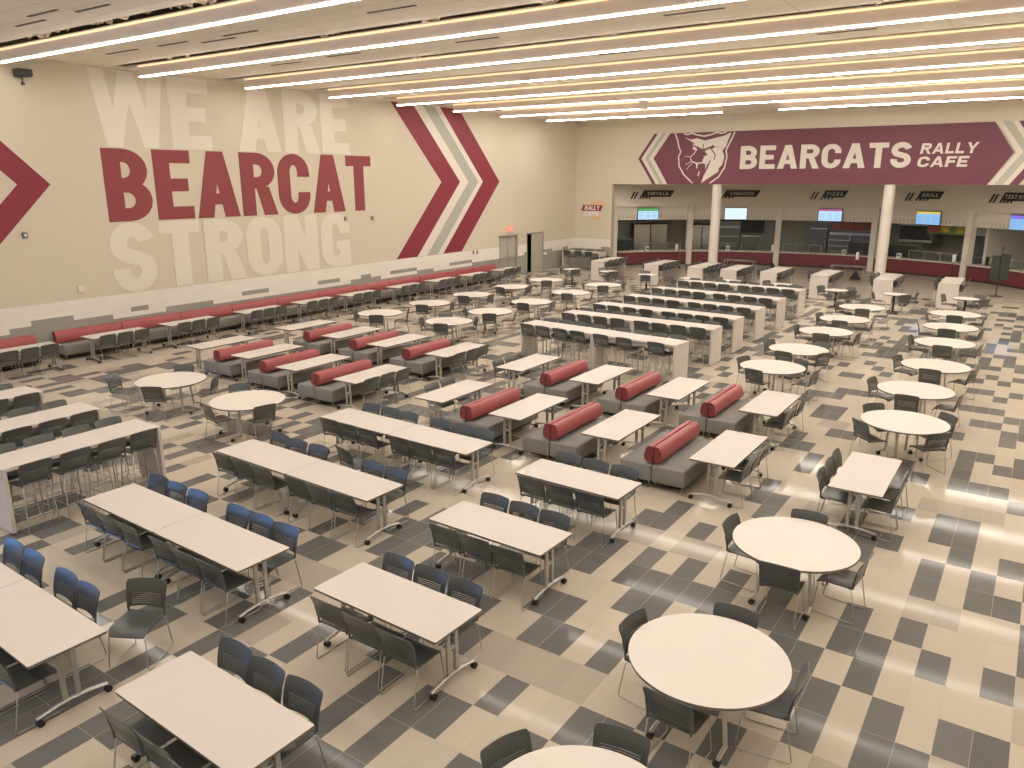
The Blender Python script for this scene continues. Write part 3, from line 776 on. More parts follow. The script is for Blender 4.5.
cabinet('wall_monitor', 'black monitor on the wall behind the second serving bay counter', -18.3, 4.45, 1.5, .1, .8, 'dark_eq', 'dark_eq', 0, 1.7)
cabinet('upright_refrigerator', 'stainless upright refrigerator in the middle serving bay', -4.6, 3.9, 1.05, .8, 2.15, 'stainless', 'grey_eq', 1)
cabinet('display_shelf', 'wide stainless shelf display under the tomato pictures in the middle serving bay', 1.6, 4.0, 2.6, .7, 1.9, 'stainless', 'grey_eq', 2, shelves=5)
cabinet('glass_front_cooler', 'black cooler on the counter line at the end of the middle serving bay', 6.9, 1.3, 1.55, .9, 1.62, 'grey_eq', 'dark_eq', 2)
cabinet('conveyor_oven', 'stainless conveyor oven on its stand in the fourth serving bay', 15.2, 3.3, 1.9, 1., 1.05, 'stainless', 'dark_eq', 1, 1.55)
cabinet('undercounter_oven', 'dark square oven under the conveyor oven in the fourth serving bay', 15.4, 1.6, 1.55, .9, 1.55, 'grey_eq', 'dark_eq', 1)
cabinet('exhaust_hood', 'stainless exhaust hood over the griddle in the fourth serving bay', 24.5, 3.7, 3.4, 1.1, .8, 'stainless', 'stainless', 0, 2.1)
cabinet('griddle', 'stainless griddle station at the rear of the fourth serving bay', 24.5, 3.7, 3.2, .9, 1.0, 'stainless', 'grey_eq', 3)
cabinet('exhaust_hood', 'white exhaust hood in the last serving bay', 49.0, 2.6, 3.4, 1.0, .7, 'white', 'white', 0, 2.0)
cabinet('cooking_line', 'dark cooking line beneath the white hood of the last serving bay', 49.0, 2.9, 3.2, .8, 1.2, 'dark_eq', 'grey_eq', 3)
cabinet('glass_merchandiser', 'small glass-fronted case on the counter at the start of the last serving bay', 38.2, .5, .9, .5, .45, 'glass', 'glass', 0, .86)
# hanging light bar, food picture boards
bm = B(); box(bm, -1.0, 1.0, -.06, .06, -.05, .05, .01); x, y = arc(-47.5, ARC_R+1.8); solid('heat_lamp_bar', bm, 'dark_eq', 'black heat lamp bar hanging inside the first serving bay', 'heat lamp', (x, y, 2.62), Rd(47.5))
bm = B(); box(bm, -.9, .9, -.05, .05, -.05, .05, .01); x, y = arc(-22.5, ARC_R+1.8); solid('heat_lamp_bar', bm, 'dark_eq', 'black heat lamp bar hanging inside the second serving bay', 'heat lamp', (x, y, 2.62), Rd(22.5))
def food_board(label, t, dr, z, w, h, blobs):
    x, y = arc(t, ARC_R+dr); r = root('picture_board', label, 'picture board', (x, y, z), -Rd(t))
    bm = B(); box(bm, -w/2, w/2, 0, .03, 0, h); part('board', bm, 'grey_eq' if blobs[0][0] == 'food_red' else 'food_green', r, 0)
    for mt, cx, cz, rx, rz_ in blobs:
        bm = B(); poly3(bm, arcpts(cx, cz, rx, rz_, 0, 345, 14), lambda a, b, d: (a, -d, b), 0, .012); part('printed_food', bm, mt, r, 0)
food_board('picture board of red tomatoes hanging over the middle serving bay', 3.3, 2.2, 2.05, 2.7, .62, [('food_red', -1.0, .3, .26, .2), ('food_red', -.35, .36, .3, .24), ('food_red', .3, .28, .34, .22), ('food_red', .95, .33, .28, .22)])
food_board('red, green and yellow picture board hanging over the fourth serving bay', 24.6, 1.2, 2.22, 2.3, .6, [('food_yellow', -.1, .35, .3, .24), ('food_red', -.75, .3, .38, .26), ('food_yellow', .75, .32, .35, .26), ('food_green', .3, .28, .2, .2)])
# small goods on the counters
for n, (t, lb) in enumerate(((-45.6, 'small white carton on the first serving counter'), (-24.3, 'small white carton on the second serving counter'), (4.0, 'small white carton on the middle serving counter'), (17.0, 'small white carton on the fourth serving counter'))):
    x, y = arc(t, ARC_R+.0); bm = B(); box(bm, -.12, .12, -.08, .08, 0, .28, .01); o = solid('napkin_box', bm, 'white', lb, 'napkin box', (x, y, .861), -Rd(t), 'napkin boxes on the counters')
    bm = B(); box(bm, -.08, .08, -.085, -.078, .1, .2); part('opening', bm, 'grey_eq', o, 0)
# sanitiser stands, pole sign and side tables in front of the counters
for n, (x, y) in enumerate(((-18.2, 44.3), (-13.25, 46.9), (-8.13, 44.58), (-3.75, 45.9))):
    r = root('sanitizer_stand', 'white sanitizer dispenser on a black post, %s along the serving counters' % ORD[n], 'sanitizer stand', (x, y, 0), 0, 'sanitizer stands')
    bm = B(); cyl(bm, (0, 0), .3, 0, .02, 16, r2=.28); cyl(bm, (0, 0), .28, .02, .45, 8, r2=.03); part('base', bm, 'black', r)
    bm = B(); cyl(bm, (0, 0), .022, .02, 1.1, 10); part('post', bm, 'black', r)
    bm = B(); box(bm, -.08, .08, -.08, .06, 1.02, 1.42, .03, 2); part('dispenser', bm, 'white', r)
r = root('pole_sign', 'dark double panel sign on a thin pole on the right before the last counter', 'sign', (-1.51, 41.3, 0))
bm = B(); cyl(bm, (0, 0), .28, 0, .02, 20); part('base', bm, 'dark_eq', r)
bm = B(); cyl(bm, (0, 0), .022, .02, 2.25, 10); part('pole', bm, 'dark_eq', r)
for k in (-1, 1):
    bm = B(); box(bm, .02 if k > 0 else -.36, .36 if k > 0 else -.02, -.03, .03, .72+.04*k, 1.88+.04*k, .01); part('panel', bm, 'panel_grey', r, 0)
for x, y, lb in ((-13.85, 42.9, 'narrow grey steel table before the second serving counter'), (-8.25, 43.1, 'narrow grey steel table before the middle serving counter')):
    r = root('steel_table', lb, 'table', (x, y, 0), 0, 'steel tables before the counters')
    bm = B(); box(bm, -.85, .85, -.3, .3, .80, .84, .008); part('tabletop', bm, 'stainless', r)
    for sx in (-.8, .8):
        for sy in (-.25, .25):
            bm = B(); tube(bm, [(sx, sy, 0), (sx, sy, .8)], .02, 8); part('leg', bm, 'steel', r)

# ------------------------------------------------------------------ furniture meshes
def seat_mesh(name, z, nx=9, ny=9):
    bm = B(); P = []
    for i in range(nx):
        u = -1+2*i/(nx-1); row = []
        for j in range(ny):
            v = j/(ny-1); k = 1-.16*max(0, abs(v-.5)*2-.6)**2/.16
            y = -.205+.435*v; x = u*.230*k
            zz = z-.012*math.cos(u*PI/2)*math.sin(v*PI)+.006*u*u - (.055*((v-.78)/.22)**2 if v > .78 else 0) + (.02*((.15-v)/.15)**2 if v < .15 else 0)
            row.append((x, y, zz))
        P.append(row)
    sheet(bm, P, .014); return mesh(name, bm, 'plastic', 50)
def back_mesh(name, dz, slots=True, nu=9):
    bm = B(); zs = [.515, .545]; hole = [False]
    if slots:
        for k in range(6): zs += [zs[-1]+.008, zs[-1]+.024]; hole += [True, False]
    else: zs += [.62, .69]; hole += [False, False]
    zs += [.74, .785, .812, .828]; hole += [False]*4
    us = [-1+2*i/(nu-1) for i in range(nu)]
    P = []; mask = []
    for i, u in enumerate(us):
        row = []
        for z in zs:
            f = (z-.515)/.313
            w = .226+.018*f - (.022*((z-.785)/.043)**2 if z > .785 else 0) - (.012*((.545-z)/.03)**2 if z < .545 else 0)
            zz = z-.014*u*u*f*f+(.018*(1-u*u)*(1-f)**3)
            row.append((u*w, -.218-.045*f-.045*f**2.6+.022*u*u, zz+dz))
        P.append(row)
    for i in range(nu-1):
        mask.append([not (h and abs((us[i]+us[i+1])/2) < .8) for h in hole])
    sheet(bm, P, .013, mask)
    for s in (-1, 1): tube(bm, [(s*.19, -.15, .437+dz), (s*.213, -.20, .455+dz), (s*.219, -.202, .53+dz), (s*.226, -.228, .66+dz)], .013, 6 if slots else 4)
    return mesh(name, bm, 'plastic', 45)
def sled(s, n=6):
    bm = B(); x = s*.222
    tube(bm, [(x*.86, -.15, .43), (x, -.19, .42), (x*1.02, -.262, .03), (x*1.02, -.25, .010), (x*1.02, .235, .010), (x*1.02, .25, .03), (x*.93, .205, .40), (x*.8, .19, .425)], .0065 if n > 4 else .0075, n)
    return mesh('leg', bm, 'chrome', 60)
def chair_parts(hi):
    bm = B()
    for y in (-.13, .16): tube(bm, [(-.2, y, .43), (.2, y, .43)], .008, 5)
    st = mesh('stretcher', bm, 'chrome', 60)
    if hi: return [('seat', seat_mesh('seat', .45), []), ('backrest', back_mesh('backrest', 0), []), ('leg', sled(-1), []), ('leg', sled(1), []), ('stretcher', st, [])]
    return [('seat', seat_mesh('seat', .45, 5, 6), []), ('backrest', back_mesh('backrest', 0, False, 5), []), ('leg', sled(-1, 4), []), ('leg', sled(1, 4), [])]
def stool_parts(hi):
    dz = .31; n = 6 if hi else 4
    legs = []
    for sx in (-1, 1):
        for sy in (-1, 1):
            bm = B(); tube(bm, [(sx*.17, sy*.15, .735), (sx*.195, sy*.18, .72), (sx*.232, sy*.24, .0)], .009, n); legs.append(('leg', mesh('leg', bm, 'chrome', 60), []))
    bm = B()
    for sx in (-1, 1): tube(bm, [(sx*.218, -.218, .26), (sx*.218, .218, .26)], .008, n)
    for sy in (-1, 1): tube(bm, [(-.218, sy*.218, .26), (.218, sy*.218, .26)], .008, n)
    fr = ('footrest', mesh('footrest', bm, 'chrome', 60), [])
    if hi: return [('seat', seat_mesh('seat', .76), []), ('backrest', back_mesh('backrest', dz), []), *legs, fr]
    return [('seat', seat_mesh('seat', .76, 5, 6), []), ('backrest', back_mesh('backrest', dz, False, 5), []), *legs, fr]
CH_HI, CH_LO, ST_HI, ST_LO = chair_parts(True), chair_parts(False), stool_parts(True), stool_parts(False)

def caster_mesh(x, y):
    bm = B(); cyl(bm, (y+.012, .036), .036, x-.026, x-.006, 12, axis='X'); cyl(bm, (y+.012, .036), .036, x+.006, x+.026, 12, axis='X')
    tube(bm, [(x, y, .095), (x, y, .06), (x, y+.012, .036)], .012, 6); return mesh('caster', bm, 'black', 40)
def rect_table_parts():
    bm = B(); prism(bm, rrect(-.915, .915, -.38, .38, .02), .712, .74, 0, 1); top = mesh('tabletop', bm, ['white_top', 'edge'], 30)
    out = [('tabletop', top, [])]
    for s in (-1, 1):
        bm = B(); x = s*.80
        for sy in (-1, 1): box(bm, x-.018, x+.018, sy*.065-.028, sy*.065+.028, .115, .70, .008)
        box(bm, x-.014, x+.014, -.04, .04, .42, .46); box(bm, x-.02, x+.02, -.22, .22, .685, .712)
        tube(bm, [(x, -.35, .088), (x, -.30, .10), (x, -.15, .125), (x, 0, .135), (x, .15, .125), (x, .30, .10), (x, .35, .088)], .026, 8, flat=.7)
        leg = mesh('leg', bm, 'steel', 45)
        out.append(('leg', leg, [('caster', caster_mesh(x+s*.012, -.335)), ('caster', caster_mesh(x+s*.012, .335))]))
    bm = B(); box(bm, -.79, .79, -.022, .022, .64, .685); 
    for s in (-1, 1): tube(bm, [(s*.79, .05, .5), (s*.45, .05, .68)], .01, 6)
    out.append(('crossbar', mesh('crossbar', bm, 'steel', 0), []))
    bm = B(); box(bm, .62, .70, -.2, -.17, .66, .70); out.append(('release_lever', mesh('release_lever', bm, 'yellow', 0), []))
    return out
def round_table_parts(k=1.):
    bm = B(); cyl(bm, (0, 0), .765, .712, .74, 56, 0, side=1); top = mesh('tabletop', bm, ['white_round', 'edge'], 30)
    out = [('tabletop', top, [])]
    for sx in (-1, 1):
        for sy in (-1, 1):
            bm = B(); tube(bm, [(sx*.30*k, sy*.26*k, .71), (sx*.33*k, sy*.33*k, .09)], .026, 8, flat=.8)
            tube(bm, [(sx*.31*k, sy*.33*k, .09), (sx*.42*k, sy*.33*k, .10), (sx*.53*k, sy*.33*k, .09)], .022, 8, flat=.7)
            out.append(('leg', mesh('leg', bm, 'steel', 50), [('caster', caster_mesh(sx*.51*k, sy*.33*k))]))
    bm = B()
    for sx in (-1, 1): box(bm, sx*.31*k-.02, sx*.31*k+.02, -.30*k, .30*k, .68, .712)
    box(bm, -.31*k, .31*k, -.025, .025, .66, .70); out.append(('crossbar', mesh('crossbar', bm, 'steel', 0), []))
    return out
def pedestal_parts():
    bm = B(); cyl(bm, (0, 0), .46, .712, .74, 40, 0, side=1); out = [('tabletop', mesh('tabletop', bm, ['white_round', 'edge'], 30), [])]
    bm = B(); cyl(bm, (0, 0), .04, .03, .71, 12); out.append(('post', mesh('post', bm, 'black', 40), []))
    bm = B()
    for k in range(4):
        c, s = math.cos(PI/4+k*PI/2), math.sin(PI/4+k*PI/2); tube(bm, [(0, 0, .06), (c*.2, s*.2, .04), (c*.34, s*.34, .015)], .025, 6, flat=.6)
    out.append(('base', mesh('base', bm, 'black', 40), [])); return out
def bar_table_parts(L=2.53, W=.76):
    h = L/2
    bm = B(); box(bm, -h, h, -W/2, W/2, 1.01, 1.07, .006); out = [('tabletop', mesh('tabletop', bm, 'white_top', 0), [])]
    for s in (-1, 1):
        bm = B(); box(bm, s*(h-.03)-.03, s*(h-.03)+.03, -W/2, W/2, .035, 1.01, .006); g = []
        for sy in (-1, 1):
            b2 = B(); cyl(b2, (s*(h-.03), sy*(W/2-.06)), .025, 0, .035, 10); g.append(('glide', mesh('glide', b2, 'black', 40)))
        out.append(('side_panel', mesh('side_panel', bm, 'white_top', 0), g))
    bm = B(); box(bm, -h+.06, h-.06, -.02, .02, .90, 1.01); out.append(('rail', mesh('rail', bm, 'steel', 0), []))
    return out
RDC = round_table_parts(.62)
RT, RD, PD, BT = rect_table_parts(), round_table_parts(), pedestal_parts(), bar_table_parts()
def booth_parts(L=1.86):
    out = []
    for s in (-1, 1):
        bm = B(); a, b = sorted((s*.008, s*.60)); box(bm, a, b, -L/2, L/2, .15, .45, .03, 3); out.append(('seat_cushion', mesh('seat_cushion', bm, 'fabric', 40), []))
    for s in (-1, 1):
        bm = B(); sec = [(.012, .49), (.105, .487), (.148, .515), (.165, .57), (.16, .63), (.13, .735), (.10, .768), (.07, .773), (.02, .773), (.012, .765)]
        prism(bm, [(s*a, b) for a, b in sec], -L/2+.05, L/2-.05, 1, 0, 'Y', 1); out.append(('bolster', mesh('bolster', bm, ['red', 'red_end'], 40), []))
    bm = B()
    for y in (-.7, 0, .7): box(bm, -.03, .03, y-.02, y+.02, .44, .52)
    out.append(('bolster_bracket', mesh('bolster_bracket', bm, 'steel', 0), []))
    bm = B(); box(bm, -.5, .5, -L/2+.14, L/2-.14, .07, .15); out.append(('plinth', mesh('plinth', bm, 'kick', 0), []))
    for sx in (-1, 1):
        for sy in (-1, 1):
            bm = B(); x0, x1, y = sx*.06, sx*.55, sy*(L/2-.06)
            tube(bm, [(x0, y, .15), (x0, y, .012), (x1, y, .012), (x1, y, .15)], .011, 6); out.append(('leg', mesh('leg', bm, 'steel', 40), []))
    return out
BO = booth_parts()

# ------------------------------------------------------------------ placing furniture
def face(x, y, tx, ty): return math.atan2(-(tx-x), ty-y)
NCH = [0]
def chair(x, y, rz, label, group, hi):
    NCH[0] += 1
    spawn('stacking_chair', CH_HI if hi else CH_LO, label, 'chair', (x, y, 0), rz, group)
def stool(x, y, rz, label, group, hi):
    spawn('bar_stool', ST_HI if hi else ST_LO, label, 'bar stool', (x, y, 0), rz, group)
J = lambda a: rnd.uniform(-a, a)
def rect_table(x, y, along, label, group):
    spawn('folding_table', RT, label, 'table', (x, y, 0), -.028 if along == 'X' else PI/2, group)
THREE = ['mural-end', 'middle', 'aisle-end']
# joined pairs and short tables, long side along X
# slots taken along each pair, three per table, on the far and the near side
pairs = [('first', 3.115, -7.38, '011110', '111111'), ('second', 5.40, -7.29, '111111', '111111'), ('third', 7.75, -7.50, '111011', '111111'), ('fourth', 10.08, -7.50, '111111', '111111')]
for nm, y, xe, far, near in pairs:
    for k in (0, 1):
        rect_table(xe-.915-1.834*(1-k), y+.03-.05*k, 'X', 'white folding table, %s half of the %s long joined pair from the camera' % (('mural', 'aisle')[k], nm), 'folding tables joined in pairs')
    for side, sl in (('far', far), ('near', near)):
        s = 1 if side == 'far' else -1; k = 0
        for q, c_ in enumerate(sl):
            if c_ == '0': continue
            x = xe-.915-1.834*(1-q//3)+.515*(q % 3-1)-(.14 if nm == 'second' and side == 'far' and q < 3 else 0)
            top = y+.03-.05*(q//3)-.028*.515*(q % 3-1)+s*(.68 if side == 'far' else .55); c = top-s*.29
            chair(x+J(.004), c+J(.012), (PI if s > 0 else 0)+J(.018), 'charcoal chair, %s from the mural, %s side of the %s joined table pair' % (ORD[k], side, nm), 'chairs at the joined tables', True); k += 1
singles = [('first', -5.45, 3.315, (-6.14, -5.60, -5.06), (-5.97, -5.43, -4.91)), ('second', -5.35, 5.57, (-6.01, -5.46, -4.93), (-5.85, -5.36, -4.79)),
           ('third', -5.47, 7.715, (-6.09, -5.56, -5.02), (-5.95, -5.44, -4.93)), ('fourth', -5.46, 9.80, (-6.06, -5.57, -5.01), (-6.00, -5.44, -4.91))]
for nm, x, y, far, near in singles:
    rect_table(x, y, 'X', 'white folding table standing alone, %s from the camera in the short column' % nm, 'single folding tables')
    for side, xs in (('far', far), ('near', near)):
        s = 1 if side == 'far' else -1
        for k, cx in enumerate(xs):
            top = y+s*(.65 if side == 'far' else .60)-.0144*(k-1); c = top-s*.29
            cx = x+(-.012 if s > 0 else .016)+.513*(k-1); chair(cx, c+J(.012), (PI if s > 0 else 0)+J(.018), 'charcoal chair, %s on the %s side of the %s single folding table' % (THREE[k], side, nm), 'chairs at the single folding tables', True)
chair(-7.74, 3.95, face(0, 0, .48, -.88), 'charcoal chair pulled out and turned at the aisle end of the first joined pair', 'chairs pulled out of line', True)
chair(-9.27, 8.86, face(0, 0, .25, 1.), 'charcoal chair standing with its back against the third joined pair, facing the fourth', 'chairs pulled out of line', True)

# bar tables on the left, long side along Y
BX = [(-12.62, 'first'), (-14.54, 'second'), (-16.72, 'third')]
for n, (x, nm) in enumerate(BX):
    spawn('bar_table', BT, 'white waterfall bar table, %s of three beside the joined tables by the mural' % nm, 'bar table', (x, 5.86, 0), PI/2, 'bar tables near the joined tables')
    nr = [4.98, 5.58, 6.16, 6.72]; fr_ = [4.55, 5.14, 5.70, 6.33, 6.93]
    for k, y in enumerate(nr): stool(x+.29+J(.012), y, PI/2+J(.02), 'charcoal bar stool, %s on the aisle side of the %s bar table by the mural' % (ORD[k], nm), 'stools at the mural bar tables', n < 2)
    for k, y in enumerate([4.98, 5.58, 6.18, 6.74]): stool(x-.34+J(.012), y, -PI/2+J(.02), 'charcoal bar stool, %s on the mural side of the %s bar table by the mural' % (ORD[k], nm), 'stools at the mural bar tables', n < 2)

# wall bench with tables and chairs
WY = [9.55, 12.25, 14.72, 17.52, 20.05, 22.40, 25.22, 27.72, 30.24, 32.82]
for n, y in enumerate(WY):
    rect_table(-22.77, y, 'Y', 'white folding table along the wall bench, %s from the camera' % ORD[n], 'tables along the wall bench')
    for k, dy in enumerate((-.53, -.0, .53)):
        chair(-22.56+J(.02), y+dy, PI/2+J(.018), 'charcoal chair, %s in line at the %s table of the wall bench' % (ORD[k], ORD[n]), 'chairs facing the wall bench', n < 3)
def bench_parts(L):
    out = []
    bm = B(); box(bm, 0.016, .62, .01, L-.01, .15, .45, .03, 3); out.append(('seat_cushion', mesh('seat_cushion', bm, 'fabric', 40), []))
    bm = B(); prism(bm, [(.016, .47), (.19, .47), (.225, .52), (.22, .62), (.185, .78), (.15, .815), (.016, .82)], .01, L-.01, 1, 0, 'Y', 1)
    out.append(('back_bolster', mesh('back_bolster', bm, ['red', 'red_end'], 40), []))
    bm = B(); box(bm, .016, .52, .1, L-.1, .06, .15); out.append(('plinth', mesh('plinth', bm, 'kick', 0), []))
    for y in (.07, L-.07):
        bm = B(); tube(bm, [(.1, y, .15), (.1, y, .012), (.57, y, .012), (.57, y, .15)], .012, 6); out.append(('leg', mesh('leg', bm, 'steel', 40), []))
    return out
BN = bench_parts(2.065)
k = 0
for y0 in [6.30-2.08, 6.30, 8.45] + [11.04+2.066*i for i in range(11)]:
    spawn('wall_bench', BN, 'red and grey upholstered bench against the mural wall, %s module from the camera' % ORD[k], 'bench', (XW, y0, 0), 0, 'wall bench modules'); k += 1

# booth groups: table, booth, table, booth, table, booth, table
def booth_row(xs, ys, nm, left, cy, hi):
    for i, x in enumerate(xs):
        rect_table(x, ys[i], 'Y', 'white folding table, %s from the mural in the %s booth row' % (ORD[i], nm), 'tables between the red booths')
        if i < 3:
            spawn('double_booth', BO, 'grey double booth with red bolsters, %s from the mural in the %s booth row' % (ORD[i], nm), 'booth', ((xs[i]+xs[i+1])/2+J(.01), (ys[i]+ys[i+1])/2-.0, 0), 0, 'red and grey booths')
    for k, dy in enumerate(left): chair(xs[0]-.33+J(.012), ys[0]+dy, -PI/2+J(.018), 'charcoal chair, %s at the mural end table of the %s booth row' % (ORD[k], nm), 'chairs at the booth rows', hi)
    for k, dy in enumerate(cy): chair(xs[3]+.25+J(.02), ys[3]+dy, PI/2+J(.018), 'charcoal chair, %s at the aisle end table of the %s booth row' % (ORD[k], nm), 'chairs at the booth rows', hi)
CX = [-18.95, -16.93, -14.87, -12.79]; EX = [-10.2, -8.2, -6.1, -3.97]
booth_row(CX, (13.17, 13.14, 12.93, 12.87), 'near mural-side', (), (-.53, 0, .53), True)
booth_row([-19.06, -16.94, -14.95, -12.78], (16.34, 16.28, 16.16, 16.11), 'far mural-side', (.5,), (-.53, 0, .53), False)
booth_row(EX, (12.77, 12.67, 12.64, 12.48), 'near aisle-side', (-.1, .47), (-.53, 0, .5), True)
FX = [-10.33, -8.23, -6.23, -4.2]; booth_row(FX, (15.93, 15.87, 15.70, 15.65), 'far aisle-side', (-.53, 0, .53), (-.53, 0, .53), True)
# lone short-side table by the round tables
rect_table(-1.80, 12.52, 'Y', 'white folding table standing alone beyond the round table in the outer aisle', 'single folding tables')
for k, dy in enumerate((-.50, .03, .53)):
    chair(-2.10, 12.52+dy, -PI/2+J(.018), 'charcoal chair, %s on the booth side of the lone outer aisle table' % ORD[k], 'chairs at the lone table', True)
    chair(-1.50, 12.52+dy-.02, PI/2+J(.018), 'charcoal chair, %s on the open side of the lone outer aisle table' % ORD[k], 'chairs at the lone table', True)

# round tables: centre, back-top points of the chairs round them
rounds = [
 ('mural-side pair, table toward the mural', -16.23, 9.84, [(-17.49, 9.13), (-15.75, 9.05), (-15.38, 10.45), (-17.0, 10.68)], True),
 ('mural-side pair, table toward the aisle', -13.35, 9.75, [(-13.55, 8.88), (-12.60, 9.55), (-14.35, 10.3)], True),
 *[('%s mural-side row' % ORD[i], -18.69, y, c, False) for i, (y, c) in enumerate(((19.33, [(-19.5, 18.9), (-18.15, 18.55), (-18.0, 20.05)]), (21.98, [(-18.35, 21.12), (-17.84, 22.3), (-19.4, 22.5)]),
   (24.59, [(-18.45, 23.75), (-17.82, 24.6), (-19.4, 25.0)]), (27.43, [(-18.69, 26.6), (-17.86, 27.4), (-19.4, 27.9)]), (30.22, [(-19.45, 29.9), (-18.2, 29.5), (-18.0, 30.8)])))],
 *[('%s bar-side row' % ORD[i], -15.69, y, c, False) for i, (y, c) in enumerate(((19.38, [(-16.5, 18.95), (-15.35, 18.55), (-15.1, 20.1), (-16.4, 20.1)]), (21.69, [(-16.45, 21.3), (-15.2, 20.95), (-14.92, 22.1)]),
   (24.35, [(-16.5, 24.5), (-15.5, 23.5), (-14.86, 24.5)]), (27.31, [(-16.4, 26.8), (-15.4, 26.5), (-14.9, 27.6)]), (30.13, [(-16.45, 29.8), (-15.3, 29.35), (-15.0, 30.7)])))],
 *[('%s middle aisle row' % ORD[i], -5.10, y, c, i < 2) for i, (y, c) in enumerate(((18.86, [(-5.96, 19.2), (-5.31, 17.99), (-4.01, 18.73), (-4.6, 19.65)]), (21.28, [(-5.99, 21.7), (-5.25, 20.45), (-4.40, 20.85), (-4.7, 22.1)]),
   (24.35, [(-5.98, 24.45), (-5.04, 23.5), (-4.14, 24.19), (-4.7, 25.15)]), (26.92, [(-5.92, 27.2), (-5.06, 26.1), (-4.27, 26.93)]), (29.79, [(-5.94, 30.1), (-4.93, 28.98), (-4.28, 29.91)])))],
 *[('%s outer aisle row' % ORD[i], (-1.72, -1.88, -1.80, -1.93, -2.05, -2.17)[i], y, c, i < 3) for i, (y, c) in enumerate(((15.76, [(-2.40, 15.08), (-2.40, 16.44), (-1.04, 15.08), (-1.04, 16.44)]), (18.43, [(-2.77, 18.66), (-1.93, 17.60), (-1.03, 18.33)]),
   (21.21, [(-2.70, 21.5), (-1.82, 20.35), (-.95, 20.95)]), (24.43, [(-2.76, 24.55), (-1.89, 23.6), (-1.12, 24.35)]), (27.2, [(-2.88, 27.1), (-2.07, 26.35), (-1.22, 27.0)]), (30.02, [(-3.0, 29.8), (-2.12, 29.17), (-1.32, 29.95)])))],
 ('second front round table', -2.08, 9.43, [(-2.94, 9.50), (-2.12, 10.30), (-2.03, 8.58), (-1.24, 9.36)], True),
 ('first front round table', -2.12, 6.47, [(-2.98, 6.58), (-2.14, 7.36), (-2.17, 5.61), (-1.26, 6.58)], True),
 ('cut-off front round table', -2.17, 4.05, [(-3.05, 4.34), (-2.30, 4.98)], True)]
for nm, x, y, cs, hi in rounds:
    wide = ('front' in nm and 'cut' not in nm) or 'pair' in nm; bk = 1. if wide else .62; rmin = .88 if wide else .865
    cs = [tuple(Vector((x, y))+(Vector(q)-Vector((x, y))).normalized()*max(rmin, (Vector(q)-Vector((x, y))).length)) for q in cs]
    lb = {'second front round table': 'large round white table behind the first one on the open floor', 'first front round table': 'large round white table fully in view closest to the camera',
          'cut-off front round table': 'large round white table cut off by the lower photo edge'}.get(nm) or ('round white table of the '+nm if 'pair' in nm else 'round white table, %s counting from the camera' % nm.replace(' row', ' row', 1))
    def clear(rz, add):
        m = 9.
        for sx in (-1, 1):
            for sy in (-1, 1):
                for q in ((.31, .29), (.32, .33), (.42, .33), (.55, .33)):
                    p = Matrix.Rotation(rz, 2) @ Vector((sx*q[0]*bk, sy*q[1]*bk))+Vector((x, y))
                    for tx, ty in cs:
                        d = Vector((x-tx, y-ty)).normalized(); c = Vector((tx, ty))+d*(.285-add); l = p-c
                        m = min(m, max(abs(l.dot(d)+.005)-.255, abs(l.dot(Vector((-d.y, d.x))))-.235)-(.012 if 'front' in nm else .03))
        return min(m, .02)
    for add in (0, .03, .06, .09, .12, .15, .18, .22):
        best = max([Rd(a_) for a_ in (0, 5, -5, 10, -10, 15, -15, 20, -20, 25, -25, 30, -30, 35, -35, 40, 45, 50, 55, 60, 65, 70, 75, 80, 85, 90, 95, 100, 105, 110, 115, 120)], key=lambda r_: clear(r_, add))
        if clear(best, add) > 0 or ('front' in nm and 'cut' not in nm and add > .05): break
    spawn('round_table', RD if wide else RDC, lb, 'round table', (x, y, 0), best, 'round white tables')
    for k, (tx, ty) in enumerate(cs):
        d = Vector((x-tx, y-ty)).normalized(); c = Vector((tx, ty))+d*(.285-add)
        dx, dy = tx-x, ty-y
        w = 'counter' if dy > abs(dx) else 'near' if -dy > abs(dx) else 'mural-facing' if dx < 0 else 'open-floor'
        w = {'counter': 'far', 'near': 'near', 'mural-facing': 'mural', 'open-floor': 'outer'}[w]
        q = nm if 'front' in nm else nm.replace(' row', ' round row') if 'row' in nm else nm.replace('table', 'round table')
        chair(c.x, c.y, face(0, 0, d.x, d.y)+J(.03), 'charcoal chair, %s from the mural, %s side, %s' % (ORD[sorted(cs).index((tx, ty))], w, q), 'chairs at the round tables', hi)

# long bar rows, two bar tables end to end along X
BY = [(18.98, -.085), (21.42, -.02), (23.45, -.055), (25.72, -.08), (28.15, -.075), (30.85, -.045)]
for n, (y, sl) in enumerate(BY):
    for h in (0, 1):
        hn = ('mural', 'aisle')[h]; rz = math.atan(sl)
        P = lambda u, v: (-9.945+u-v*sl, y+u*sl+v)
        cx = -1.27 if h == 0 else 1.27
        spawn('bar_table', BT, 'white waterfall bar table, %s half of the %s long bar row from the camera' % (hn, ORD[n]), 'bar table', (*P(cx, 0), 0), rz, 'bar tables in long rows')
        offs = (-.86, -.29, .29, .88) if not (n == 0 and h) else (-.88, -.18, .78)
        for side in (-1, 1):
            for k, dx in enumerate(offs if side < 0 else (-.85, -.28, .29, .86)):
                stool(*P(cx+dx+J(.012), side*(.315 if side < 0 else .30)+J(.012)), (PI if side > 0 else 0)+rz+J(.03), 'charcoal bar stool, %s, %s side, %s half of the %s long bar row' % (ORD[k], 'near' if side < 0 else 'far', hn, ORD[n]), 'stools at the long bar rows', n == 0)
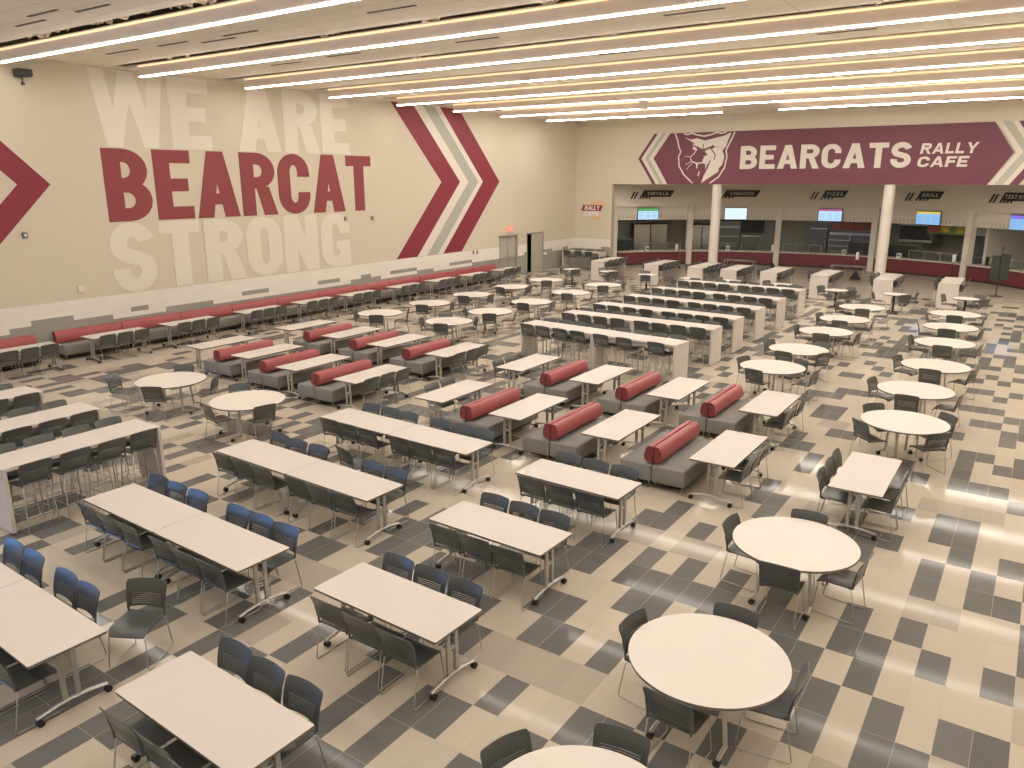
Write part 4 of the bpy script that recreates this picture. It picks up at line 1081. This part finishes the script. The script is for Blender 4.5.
# bar tables standing end-on before the counters
HX = [-19.15, -16.13, -13.83, -12.12, -10.25, -8.02, -5.42, -2.98]
for n, x in enumerate(HX):
    yc = 37.33 if n < 3 else 37.15
    spawn('bar_table', BT, 'white waterfall bar table end-on before the counters, %s from the mural' % ORD[n], 'bar table', (x, yc, 0), PI/2, 'bar tables before the counters')
    for side in (-1, 1):
        for k, dy in enumerate((-.85, -.28, .29, .86)):
            stool(x+side*.30+J(.012), yc+dy+J(.012), PI/2*(1 if side > 0 else -1)+J(.03), 'charcoal bar stool, %s on the %s side of the %s counter-front bar table' % (ORD[k], 'outer' if side > 0 else 'mural', ORD[n]), 'stools at the counter-front bar tables', False)
spawn('bar_table', BT, 'white bar table in the corner by the small orange wall decal', 'bar table', (-22.45, 40.55, 0), 0, 'bar tables before the counters')
for k, dx in enumerate((-.85, -.1, .6)): stool(-22.45+dx, 40.25, J(.03), 'charcoal bar stool, %s on the near side of the corner bar table' % ORD[k], 'stools at the corner bar table', False)
for k, dx in enumerate((-.7, .1, .75)): stool(-22.45+dx, 40.85, PI+J(.03), 'charcoal bar stool, %s on the far side of the corner bar table' % ORD[k], 'stools at the corner bar table', False)
# small pedestal tables
PX = [(-19.81, 34.6, [(-19.4, 34.1), (-20.45, 34.9)]), (-17.85, 34.8, [(-17.25, 34.15), (-18.4, 35.3)]), (-15.64, 34.5, [(-15.4, 33.9), (-16.0, 35.1)]), (-13.45, 34.4, [(-14.0, 34.0), (-12.9, 34.9)]), (-11.48, 34.5, [(-11.0, 34.1), (-12.1, 34.8)]),
      (-9.27, 34.5, [(-8.75, 34.1), (-9.9, 34.8)]), (-6.86, 33.95, [(-7.45, 34.28), (-6.28, 33.62), (-6.5, 34.55)]), (-4.67, 34.0, [(-5.25, 33.75), (-4.25, 33.40), (-4.1, 34.2)]), (-2.20, 34.2, [(-2.84, 34.35), (-1.6, 33.8), (-1.85, 34.75)])]
for n, (x, y, cs) in enumerate(PX):
    spawn('pedestal_table', PD, 'small round white table on a black pedestal, %s from the mural' % ORD[n], 'pedestal table', (x, y, 0), 0, 'small pedestal tables')
    for k, (tx, ty) in enumerate(cs):
        d = Vector((x-tx, y-ty)).normalized(); c = Vector((x, y))-d*.56
        chair(c.x, c.y, face(0, 0, d.x, d.y)+J(.1), 'charcoal chair, %s from the mural at the %s small pedestal table' % (ORD[sorted(cs).index((tx, ty))], ORD[n]), 'chairs at the pedestal tables', False)

# ------------------------------------------------------------------ world and view
w = bpy.data.worlds.new('world'); SC.world = w; w.use_nodes = True
w.node_tree.nodes['Background'].inputs[0].default_value = (.5, .45, .4, 1); w.node_tree.nodes['Background'].inputs[1].default_value = .05
vs = SC.view_settings; vs.view_transform = 'Standard'; vs.look = 'None'; vs.exposure = 0.; vs.gamma = 1.; vs.use_curve_mapping = False
print('chairs', NCH[0], 'objects', len(bpy.data.objects))
